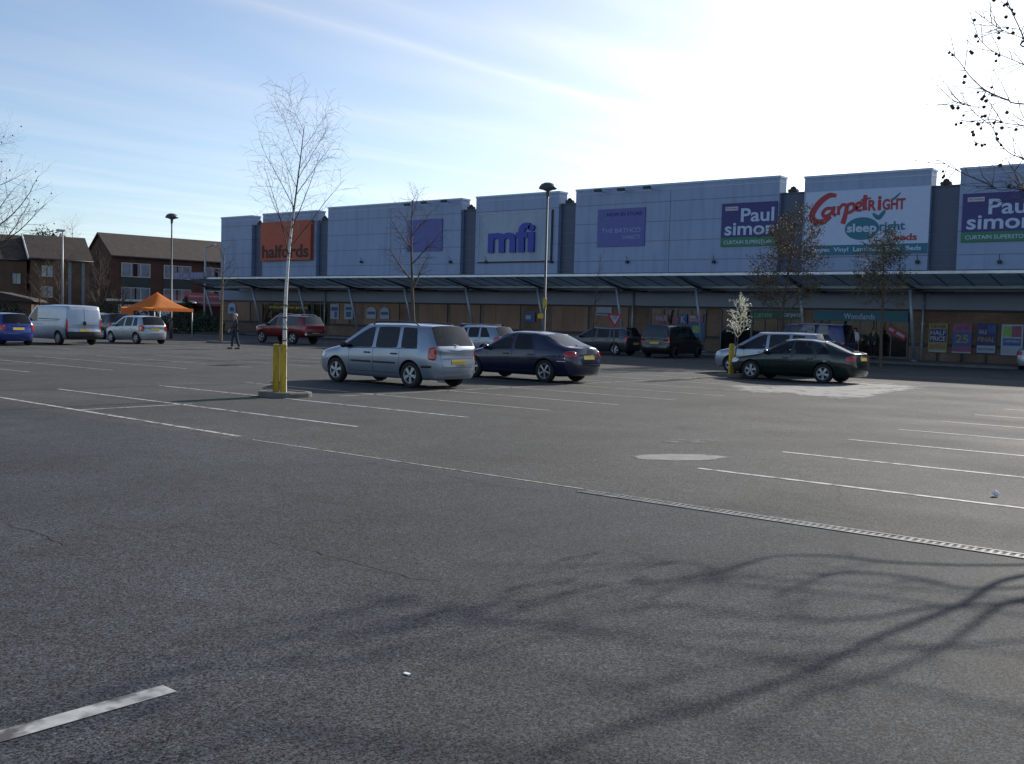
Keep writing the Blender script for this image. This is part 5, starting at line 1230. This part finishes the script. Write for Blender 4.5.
# give way sign
d = ray(613.5, 352); t_ = 56/(d.dot(F)); p = EYEV+d*t_; sg_rz = math.atan2(-p.x, p.y)*0
yaw = math.atan2(p.y, p.x)+PI/2
e = empty('give_way_sign', (p.x, p.y, 0), math.radians(38)+.12, 'red edged white triangular GIVE WAY sign on a grey post in the shade', 'road sign')
bm = B(); tube(bm, [(0, 0, 0), (0, 0, 2.25)], .038, 8); obj('post', bm, LAMPG, e)
def tri(bm, s_, y0, y1, zc): prism(bm, [(-s_, zc+s_*.58), (s_, zc+s_*.58), (0, zc-s_*1.155)], y0, y1)
bm = B(); tri(bm, .43, -.07, -.045, 2.02); o = obj('red_border', bm, RED, e)
bm = B(); tri(bm, .27, -.075, -.071, 2.02); obj('white_face', bm, PWHITE, e)
bm = text_bm('GIVE', -.15, .15, 2.075, 2.15, -.077, .003, .02); join(bm, text_bm('WAY', -.11, .11, 1.97, 2.045, -.077, .003, .02)); obj('lettering', bm, DARK, e)
# yellow bollard round the downpipe
p = fp(632, 345, YF-1.2); bm = B(); lathe(bm, [(.16, 0), (.16, .95), (.13, 1.02), (.001, 1.04)], 14); box(bm, -.42, .42, -.05, .05, .55, .72, bev=.01)
o = obj('bollard', bm, YPOST, base=(p.x, p.y, .12), smooth=False); tag(o, 'stubby yellow bollard on the pavement by the downpipe right of the triangular sign', 'bollard')
# gazebo
GZ = mat('gazebo_orange_fabric', (.75, .24, .04), .7, var=.1, scale=2)
_n = GZ.node_tree; _b = [n for n in _n.nodes if n.type == 'BSDF_PRINCIPLED'][0]; _o = [n for n in _n.nodes if n.type == 'OUTPUT_MATERIAL'][0]
_t = nn(_n, 'ShaderNodeBsdfTranslucent'); _n.links.new(_b.inputs['Base Color'].links[0].from_socket, _t.inputs[0]); _m = nn(_n, 'ShaderNodeMixShader'); _m.inputs[0].default_value = .5
_n.links.new(_b.outputs[0], _m.inputs[1]); _n.links.new(_t.outputs[0], _m.inputs[2]); _n.links.new(_m.outputs[0], _o.inputs[0])
d = ray(157, 335); p = EYEV+d*(66/d.dot(F)); p.z = 0
e = empty('gazebo', p, math.radians(8), 'orange pop up gazebo with peaked roof behind the small silver hatchback', 'gazebo')
bm = B(); h0, s0 = 1.98, 1.55; n = 9; V = {}
def gz(u, v):
    m_ = max(abs(u), abs(v)); z = h0+.98*(1-m_)**1.5+(.02 if m_ < 1 else 0); return (u*s0, v*s0, z-.06*(1-abs(abs(u)-abs(v)))*m_)
N_ = 16
for i in range(N_+1):
    for j in range(N_+1): V[i, j] = bm.verts.new(gz(2*i/N_-1, 2*j/N_-1))
for i in range(N_):
    for j in range(N_): bm.faces.new((V[i, j], V[i+1, j], V[i+1, j+1], V[i, j+1]))
obj('canopy_roof', bm, GZ, e, smooth=True)
bm = B()
for a_, b_ in (((-1, -1), (1, -1)), ((1, -1), (1, 1)), ((1, 1), (-1, 1)), ((-1, 1), (-1, -1))):
    for k in range(8):
        u0, u1 = k/8, (k+1)/8; q0 = Vector((a_[0]+(b_[0]-a_[0])*u0, a_[1]+(b_[1]-a_[1])*u0, 0)); q1 = Vector((a_[0]+(b_[0]-a_[0])*u1, a_[1]+(b_[1]-a_[1])*u1, 0))
        w0 = .24-.05*math.sin(PI*((u0*4) % 1)); quad(bm, (q0*s0+Vector((0, 0, h0)), q1*s0+Vector((0, 0, h0)), q1*s0+Vector((0, 0, h0-.2)), q0*s0+Vector((0, 0, h0-.2))))
obj('valance', bm, GZ, e)
for sx in (-1, 1):
    for sy_ in (-1, 1): bm = B(); tube(bm, [(sx*(s0-.05), sy_*(s0-.05), 0), (sx*(s0-.05), sy_*(s0-.05), h0)], .035, 6); obj('leg', bm, LAMPP, e)
bm = B(); box(bm, -s0+.02, -.35, -s0+.0, -s0+.02, .85, h0-.2); obj('side_wall', bm, mat('gazebo_wall_fabric', (.55, .13, .03), .7, var=.1), e)
# ------------------------------------------------------------------ flats and background
FB = brick_mat('flats_brick', (.085, .040, .034), (.11, .052, .040), (.09, .07, .06)); FB2 = brick_mat('yellow_flats_brick', (.115, .070, .045), (.14, .085, .052), (.11, .09, .07))
ROOFM = mat('brown_roof_tiles', (.050, .036, .030), .85, var=.25, scale=1.5, bump=.6, bscale=9, stretch=(1, 1, 1)); WFR = mat('white_window_frame', (.55, .57, .58), .5); CURT = mat('net_curtain', (.55, .60, .66), .8, var=.25, scale=1.6); GREENP = mat('dark_green_panel', (.025, .045, .04), .6)
WGL = glass_mat('house_glass', (.88, .90, .92), .05, k=.8)
def flats(name, P0, along, length, depth, eave, ridge, label, brick, wins, panels=(), verge=.25):
    """P0: front lower corner; along: unit vector of the front wall; the gables are at both ends"""
    al = Vector((*along, 0)).normalized(); inn = Vector((-al.y, al.x, 0)); e = empty(name, P0, math.atan2(al.y, al.x), label, 'building')
    bm = B(); prism(bm, [(0, 0)]*0+[(0, -.1), (depth, -.1), (depth, eave), (depth/2, ridge-.12), (0, eave)], 0, length, mtx=Matrix(((0, 1, 0, 0), (1, 0, 0, 0), (0, 0, 1, 0), (0, 0, 0, 1))))
    wall = obj('wall', bm, brick, e)
    sl = (ridge-eave)/(depth/2); ov = .35; bm = B()
    for s_ in (0, 1):
        y0, y1 = (-ov, depth/2) if s_ == 0 else (depth+ov, depth/2); z0 = eave-ov*sl+.06; z1 = ridge
        a = [(-verge, y0, z0), (length+verge, y0, z0), (length+verge, y1, z1), (-verge, y1, z1)]
        lo = [bm.verts.new(q) for q in a]; hi = [bm.verts.new((q[0], q[1], q[2]+.16)) for q in a]
        bm.faces.new(lo); bm.faces.new(hi[::-1])
        for k in range(4): bm.faces.new((lo[k], lo[(k+1) % 4], hi[(k+1) % 4], hi[k]))
    bmesh.ops.recalc_face_normals(bm, faces=bm.faces); rf_ = obj('roof', bm, ROOFM, e)
    bm = B(); tube(bm, [(-verge, -ov-.05, eave-ov*sl+.1), (length+verge, -ov-.05, eave-ov*sl+.1)], .07, 6); obj('gutter', bm, DARK, rf_)
    for (u, z, w_, h, fr) in wins:
        bm = B(); t = .07
        for q in ((u, u+w_, z, z+t), (u, u+w_, z+h-t, z+h), (u, u+t, z+t, z+h-t), (u+w_-t, u+w_, z+t, z+h-t)): box(bm, q[0], q[1], -.06, -.004, q[2], q[3])
        nm = 2 if w_ > 1.5 else 1
        for k in range(1, nm+(1 if w_ > 2.4 else 0)): 
            x = u+w_*k/(nm+(1 if w_ > 2.4 else 0)); box(bm, x-t*.5, x+t*.5, -.05, -.006, z+t, z+h-t)
        f = obj('window', bm, WFR if fr else DARK, e)
        bm = B(); quad(bm, ((u+t, -.022, z+t), (u+w_-t, -.022, z+t), (u+w_-t, -.022, z+h-t), (u+t, -.022, z+h-t))); obj('pane', bm, WGL, f)
        bm = B(); g = rnd.uniform(.0, .12)
        for c0, c1 in ((0, .5-g), (.5+g*.6, 1)):
            n = 8; pr = None
            for k in range(n+1):
                x = u+t+(w_-2*t)*(c0+(c1-c0)*k/n); q = (bm.verts.new((x, -.005-.006*(k % 2), z+t)), bm.verts.new((x, -.005-.006*(k % 2), z+h-t)))
                if pr: bm.faces.new((pr[0], q[0], q[1], pr[1]))
                pr = q
        obj('curtain', bm, CURT, f)
    for (u0, u1, z0, z1, m) in panels:
        bm = B(); box(bm, u0, u1, -.05, -.003, z0, z1); obj('wall_panel', bm, m, e)
    return e
def at(px, z): d = ray(px, 330); p = EYEV+d*(z/d.dot(F)); p.z = 0; return p
P1 = at(112, 115); al = (.15, .986)
wins = []
for k in range(6):
    for z in (2.65, 5.55): wins.append((1.0+k*4.9, z, 3.3, 1.55 if z > 3 else 1.75, True))
flats('apartment_block', P1, al, 30, -7.4*-1, 7.85, 10.35, 'dark brick three storey flats with a long brown roof behind the gazebo', FB, wins, [(1.0+k*4.9, 4.3+k*4.9, 4.45, 5.5, GREENP) for k in range(6)])
P2q = at(31, 105)
flats('apartment_block', P2q, (.30, .954), 5.6, 7.0, 6.85, 9.2, 'yellow brick flats behind the van with a gable end and a white verge board', FB2, [(1.0, 5.0, 1.0, 1.1, True), (1.0, 2.9, 1.0, 1.1, True)], [(3.5, 3.8, .2, 6.6, mat('pale_stair_panel', (.16, .19, .23), .4)), (4.8, 5.1, .2, 6.6, MATS['pale_stair_panel'])])
q = P2q-Vector((.30, .954, 0)).normalized()*9.5-Vector((-.954, .30, 0))*-.6
flats('apartment_block', q, (.30, .954), 9.2, 7.0, 6.7, 9.1, 'yellow brick flats with white framed windows, leftmost building', FB2, [(5.4, 5.0, 1.0, 1.1, True), (5.4, 2.6, 1.1, 1.1, True), (7.8, 4.1, .9, 1.2, False), (2.4, 5.0, 1.0, 1.1, True), (2.4, 2.6, 1.0, 1.1, True)])
e = [o for o in COL.objects if o.name == 'apartment_block.001'][0]
bm = B(); tube(bm, [(-.30, -.38, 6.85-.35*.67+.12), (-.30, 3.5, 9.36)], .09, 5); obj('verge_board', bm, WFR, e)
# low shop with a flat roof in front of the brick flats
p = at(113, 106); e = empty('low_shop', p, math.atan2(.70, .55), 'low flat roofed shop with pale fascia in front of the dark brick flats', 'building')
bm = B(); box(bm, 0, 7.5, 0, 4, -.1, 2.75); obj('wall', bm, FB, e)
bm = B(); box(bm, -.6, 8, -.5, 4.2, 2.76, 2.86); box(bm, -.6, 8, -.56, -.5, 2.72, 2.95); obj('roof', bm, WFR, e)
for u in (.5, 2.2, 4.2): bm = B(); box(bm, u, u+1.3, -.05, -.004, .5, 2.4); f = obj('window', bm, CURT, e)
# red fronted shop by the canopy end
p = at(186, 112); e = empty('red_shop', p, math.atan2(r0.y, r0.x), 'low shop with red and white fascia seen past the left end of the canopy', 'building')
bm = B(); box(bm, 0, 9, 0, 5, -.1, 2.5); obj('wall', bm, FB, e)
bm = B(); box(bm, -.1, 9.1, -.3, 5, 2.5, 3.9); obj('fascia', bm, mat('shop_red', (.24, .035, .05), .5, var=.15), e)
bm = B(); box(bm, .4, 8.6, -.32, -.302, 2.75, 2.95); box(bm, .4, 8.6, -.32, -.302, 3.45, 3.6); obj('fascia_stripe', bm, mat('stripe_pale', (.28, .20, .24), .5), e)
# brown outbuilding at the far left
p = at(-18, 88); e = empty('garage_block', p, math.atan2(r0.y, r0.x)+.2, 'low brown outbuilding with a sloping roof at the left edge behind the blue hatchback', 'building')
bm = B(); box(bm, 0, 3.9, 0, 4, -.1, 2.3); obj('wall', bm, FB2, e)
bm = B(); prism(bm, [(-.4, 2.3), (4.3, 2.3), (4.0, 2.5), (1.2, 3.1), (-.4, 3.1)], -.4, 4.2); obj('roof', bm, ROOFM, e)
# verge bed and bushes
VERGE = mat('verge_soil', (.085, .075, .04), .95, var=.4, scale=1.2, bump=.4)
for nm, pts in (('planted_verge', [(-74, 31), (-140, 31), (-140, 33.5), (-78.2, 33.5)]),): pass
bm = B(); box(bm, -100, -74.5, 50, 56.4, -.05, .10); tag(obj('verge_kerb', bm, KERB), kind='structure')
bm = B(); quad(bm, ((-99.8, 50.2, .105), (-74.7, 50.2, .105), (-74.7, 56.3, .105), (-99.8, 56.3, .105))); tag(obj('planted_verge', bm, VERGE), kind='structure')
def bush(loc, rx, ry, h, label, seed, m, n=1500, size=.16, group='evergreen bushes on the verge'):
    rg = random.Random(seed); e = empty('bush', loc, 0, label, 'bush', group)
    bm = B()
    for k in range(7): a = k*.9; tube(bm, [(0, 0, -.1), (math.cos(a)*rx*.3, math.sin(a)*ry*.3, h*.4), (math.cos(a)*rx*.6, math.sin(a)*ry*.6, h*.8)], [.04, .03, .01], 5, cap=False)
    obj('stems', bm, BARK, e)
    bm = B()
    for _ in range(n):
        a, u = rg.uniform(0, 6.283), rg.uniform(-.1, 1); rr_ = (1-max(0, u)**2.2)**.5*rg.uniform(.55, 1)**.5
        q = Vector((math.cos(a)*rx*rr_, math.sin(a)*ry*rr_, max(.02, u*h))); q *= 1+.30*noise.noise(q*1.3+Vector((seed, 0, 0)))
        d = Vector((rg.gauss(0, 1), rg.gauss(0, 1), rg.gauss(0, 1))).normalized(); b_ = d.orthogonal().normalized(); s_ = size*rg.uniform(.6, 1.3)
        bm.faces.new([bm.verts.new(x) for x in (q, q+d*s_*.5+b_*s_*.35, q+d*s_, q+d*s_*.5-b_*s_*.35)])
    obj('leaves', bm, m, e)
EVG = mat('evergreen_leaf', (.030, .055, .018), .7, var=.5, scale=1.1); EVD = mat('dark_evergreen_leaf', (.022, .03, .014), .7, var=.5, scale=1.1)
for k, (px, z, rx, h, m, lab) in enumerate(((196, 92, 1.6, 1.7, EVG, 'green evergreen bush left of the canopy end, below the red shop'), (208, 90, 1.5, 1.5, EVG, 'green evergreen bush nearest the first leaning canopy column'), (185, 86, .8, 3.0, EVD, 'dark narrow evergreen bush beside the right leg of the gazebo'),
        (176, 88, 1.6, 1.5, EVD, 'low dark bush under the right side of the gazebo'), (148, 92, 2.2, 1.8, EVD, 'dark bush seen beneath the gazebo roof'), (104, 95, 2.4, 2.3, EVD, 'dark bush between the van roof and the low shop'), (22, 93, 2.0, 2.2, EVD, 'dark bush behind the cab of the silver blue van'), (3, 84, 1.8, 2.0, EVD, 'dark bush above the roof of the blue hatchback'))):
    q = at(px, z); bush((q.x, q.y, 0), rx, rx, h, lab, k+1, m)
# bare background trees near the flats
PB = dict(seg=(.6, .4, .3, .22), wob=(.03, .09, .13, .15), up=(.0, .06, .03, .0), tip=(.2, .25, .3, .4), n=(14, 9, 4), fr=(.22, .12, .15), ang=(40, 40, 45), len=(3.4, 1.4, .7), sh=(.5, .5, .4), rr=(.5, .5, .7))
TW2 = mat('brown_twigs', (.13, .085, .06), .9, var=.2)
for k, (px, z, H, lab) in enumerate(((97, 99, 6.4, 'bushy bare tree against the gable of the dark brick flats'), (60, 95, 7.6, 'bare tree in front of the pale stair panels of the yellow brick flats'), (72, 118, 11.5, 'taller bare tree between the two blocks of flats'), (40, 90, 5.0, 'small bare tree behind the silver blue van'), (122, 93, 4.2, 'small bare tree left of the orange gazebo'), (-20, 84, 7.0, 'bare tree behind the blue hatchback'))):
    q = at(px, z); tree_obj('bare_tree', q, PB if H > 6 else dict(PB, len=(2.0, 1.0, .5)), H, .09, lab, 100+k, twigm=TW2, group='bare trees near the flats')
q = at(47, 135); tree_obj('evergreen_tree', q, PB, 11.6, .16, 'dark tree top showing over the ridge of the yellow brick flats', 130)[0]
e_ = [o for o in COL.objects if o.name.startswith('evergreen_tree')][0]
rg = random.Random(4); bm = B()
for _ in range(1400):
    q = Vector((rg.gauss(0, 1.0), rg.gauss(0, 1.0), 10.4+rg.gauss(0, .7))); d = Vector((rg.gauss(0, 1), rg.gauss(0, 1), rg.gauss(0, 1))).normalized(); b_ = d.orthogonal().normalized()
    bm.faces.new([bm.verts.new(x) for x in (q, q+d*.12+b_*.08, q+d*.26, q+d*.12-b_*.08)])
obj('leaves', bm, EVD, e_)
# far tree line closing the horizon
rg = random.Random(9); bm = B()
for k in range(26000):
    x = rg.uniform(-420, 120); y = 190+rg.uniform(0, 30)+.35*max(0, x+420)*0
    ang = rg.uniform(0, 1); 
    if k % 2: x, y = -260-rg.uniform(0, 20), rg.uniform(-120, 200)
    h = 5.5+2.2*noise.noise(Vector((x*.05, y*.05, 1)))+1.2*noise.noise(Vector((x*.3, y*.3, 2)))
    q = Vector((x, y, rg.uniform(0, 1)**.8*h)); d = Vector((rg.gauss(0, 1), rg.gauss(0, 1), rg.gauss(0, 1))).normalized()*.8; b_ = d.orthogonal()*.7
    bm.faces.new([bm.verts.new(v_) for v_ in (q, q+d*.5+b_*.5, q+d, q+d*.5-b_*.5)])
tag(obj('distant_woods', bm, mat('far_wood', (.05, .05, .035), .95, var=.4, scale=.3)), 'far off band of woodland along the horizon', 'woods', kind='stuff')

# ------------------------------------------------------------------ people
SKIN = mat('skin', (.50, .30, .22), .6, var=.05)
def skinned(J, E, root):
    me = bpy.data.meshes.new('fig'); names = list(J); me.from_pydata([J[k][0] for k in names], [(names.index(a), names.index(b_)) for a, b_ in E], [])
    o = bpy.data.objects.new('fig', me); COL.objects.link(o); o.modifiers.new('k', 'SKIN'); sv = me.skin_vertices[0].data if me.skin_vertices else None
    if sv is None:
        bpy.context.view_layer.objects.active = o
        bmm = bmesh.new(); bmm.from_mesh(me); bmm.verts.layers.skin.verify(); bmm.to_mesh(me); bmm.free(); sv = me.skin_vertices[0].data
    for i, k in enumerate(names):
        r_ = J[k][1]; sv[i].radius = r_ if isinstance(r_, tuple) else (r_, r_); sv[i].use_root = (k == root)
    m = o.modifiers.new('u', 'SUBSURF'); m.levels = m.render_levels = 2
    bpy.context.view_layer.update(); r = bpy.data.meshes.new_from_object(o.evaluated_get(bpy.context.evaluated_depsgraph_get())); bpy.data.objects.remove(o); bpy.data.meshes.remove(me)
    bm = B(); bm.from_mesh(r); bpy.data.meshes.remove(r)
    bmesh.ops.recalc_face_normals(bm, faces=bm.faces); return bm
def person(loc, rz, label, top, trousers, hair, stride=.22, H=1.75, arms=((.10, .15), (-.10, .2)), coat_len=.86, shirt=None):
    s = H/1.75; e = empty('person', loc, rz, label, 'person'); V = Vector
    st = stride
    J = {'pelvis': (V((0, 0, .95)), (.13, .10)), 'waist': (V((0, 0, 1.08)), (.125, .09)), 'chest': (V((0, .01, 1.30)), (.16, .105)), 'neckb': (V((0, 0, 1.46)), (.07, .065)), 'neck': (V((0, .01, 1.52)), .052), 'head': (V((0, .02, 1.60)), (.072, .085)), 'crown': (V((0, .015, 1.69)), (.068, .082))}
    for sd_, n in ((-1, 'L'), (1, 'R')):
        f = st*sd_; ax, ay = arms[0 if sd_ < 0 else 1]
        J['sh'+n] = (V((.17*sd_, 0, 1.43)), .062); J['el'+n] = (V((.235*sd_, -f*.5+ay*.3, 1.15)), .043); J['wr'+n] = (V((.24*sd_, -f*.9+ay, .93+abs(ay)*.3)), .03); J['hd'+n] = (V((.235*sd_, -f*1.0+ay+.02, .86+abs(ay)*.3)), (.022, .038)); 
        J['hip'+n] = (V((.09*sd_, 0, .90)), .088); J['kn'+n] = (V((.10*sd_, f*.55+.03, .49)), .058); J['an'+n] = (V((.10*sd_, f*1.0-.02, .09)), .042); J['toe'+n] = (V((.11*sd_, f*1.0+.15, .035)), (.04, .03))
    E = [('pelvis', 'waist'), ('waist', 'chest'), ('chest', 'neckb'), ('neckb', 'neck'), ('neck', 'head'), ('head', 'crown')]
    for n in 'LR': E += [('chest', 'sh'+n), ('sh'+n, 'el'+n), ('el'+n, 'wr'+n), ('wr'+n, 'hd'+n), ('pelvis', 'hip'+n), ('hip'+n, 'kn'+n), ('kn'+n, 'an'+n), ('an'+n, 'toe'+n)]
    for n, sd_ in (('L', -1), ('R', 1)):
        h = J['hd'+n][0]
        for k in range(4): J['f%d%s' % (k, n)] = (h+V((.0, -.027+.018*k, -.045)), .0085); J['g%d%s' % (k, n)] = (h+V((-.012*sd_, -.03+.018*k, -.085+.008*abs(k-1.5))), .007); E += [('hd'+n, 'f%d%s' % (k, n)), ('f%d%s' % (k, n), 'g%d%s' % (k, n))]
        J['t'+n] = (h+V((-.01*sd_, .04, -.02)), .009); J['u'+n] = (h+V((-.015*sd_, .05, -.055)), .008); E += [('hd'+n, 't'+n), ('t'+n, 'u'+n)]
    bm = skinned(J, E, 'pelvis')
    bmesh.ops.create_icosphere(bm, subdivisions=1, radius=.016, matrix=Matrix.Translation((0, .115, 1.625)))
    for sd_ in (-1, 1): bmesh.ops.create_icosphere(bm, subdivisions=1, radius=.02, matrix=Matrix.Translation((.078*sd_, .01, 1.635)) @ Matrix.Diagonal((.5, .8, 1.4, 1)))
    for v in bm.verts: v.co *= s
    b = obj('body', bm, SKIN, e, smooth=True)
    g = lambda k, add: (J[k][0], (J[k][1][0]+add, J[k][1][1]+add) if isinstance(J[k][1], tuple) else (J[k][1]+add,)*2)
    T = {k: g(k, .028) for k in ('waist', 'chest', 'shL', 'shR', 'elL', 'elR')}; T['hem'] = (V((0, 0, coat_len)), (.165, .13)); T['neckb'] = (J['neckb'][0], (.085, .08))
    for n in 'LR': T['wr'+n] = (J['wr'+n][0].lerp(J['el'+n][0], .08), (.045, .045))
    bm = skinned(T, [('hem', 'waist'), ('waist', 'chest'), ('chest', 'neckb'), ('chest', 'shL'), ('chest', 'shR'), ('shL', 'elL'), ('shR', 'elR'), ('elL', 'wrL'), ('elR', 'wrR')], 'waist')
    for v in bm.verts: v.co *= s
    obj('jacket' if coat_len < .9 else 'shirt', bm, top, e, smooth=True)
    T = {'pelvis': g('pelvis', .012)}
    for n in 'LR': T['hip'+n] = g('hip'+n, .015); T['kn'+n] = g('kn'+n, .022); T['an'+n] = (J['an'+n][0]+V((0, 0, .02)), (.062, .066))
    bm = skinned(T, [('pelvis', 'hipL'), ('pelvis', 'hipR'), ('hipL', 'knL'), ('knL', 'anL'), ('hipR', 'knR'), ('knR', 'anR')], 'pelvis')
    for v in bm.verts: v.co *= s
    obj('trousers', bm, trousers, e, smooth=True)
    for n in 'LR':
        bm = skinned({'a': (J['an'+n][0]+V((0, -.04, -.035)), (.045, .045)), 'b': (J['toe'+n][0]+V((0, -.02, .01)), (.052, .042)), 'c': (J['toe'+n][0]+V((0, .06, .005)), (.04, .03))}, [('a', 'b'), ('b', 'c')], 'b')
        for v in bm.verts: v.co *= s; 
        for v in bm.verts: v.co.z = max(.002, v.co.z)
        obj('shoe', bm, TRIM, e, smooth=True)
    bm = B(); bmesh.ops.create_uvsphere(bm, u_segments=16, v_segments=10, radius=1, matrix=Matrix.Translation((0, -.004, 1.685)) @ Matrix.Diagonal((.096, .108, .090, 1)))
    bmesh.ops.delete(bm, geom=[v for v in bm.verts if v.co.z < 1.63 or (v.co.y > .04 and v.co.z < 1.69)], context='VERTS')
    for v in bm.verts: v.co *= s
    obj('hair', bm, hair, e, smooth=True)
    return e
p = gp(235.2, 349.2); JACK = mat('dark_jacket', (.035, .038, .05), .85, var=.3, scale=9); JEANS = mat('blue_jeans', (.02, .028, .06), .85, var=.2, scale=10)
person((p.x, p.y, 0), math.radians(150), 'person with pale hair in dark jacket and jeans walking near the left shops', JACK, JEANS, mat('pale_hair', (.62, .58, .50), .7), .17, 1.72)
p = fp(854.5, 350, YF-1.6); person((p.x, p.y, .12), PI, 'person in a white shirt with a dark tie standing before the small teal shop', mat('white_shirt', (.62, .66, .74), .8, var=.06), mat('black_trousers', (.012, .012, .016), .85), mat('dark_hair', (.02, .014, .01), .7), .04, 1.76, coat_len=.95)
pe = [o for o in COL.objects if o.name.startswith('person') and o.type == 'EMPTY'][-1]
bm = B(); prism(bm, [(-.022, 1.02), (.022, 1.02), (.034, 1.08), (.018, 1.42), (-.018, 1.42), (-.034, 1.08)], .128, .142); obj('tie', bm, NAVY, pe)
p = fp(873, 350, YF-1.0); person((p.x, p.y, .12), PI*.9, 'person in dark clothes with fair hair standing right of the white shirted person', JACK, MATS['black_trousers'], mat('fair_hair', (.38, .28, .14), .7), .05, 1.70)
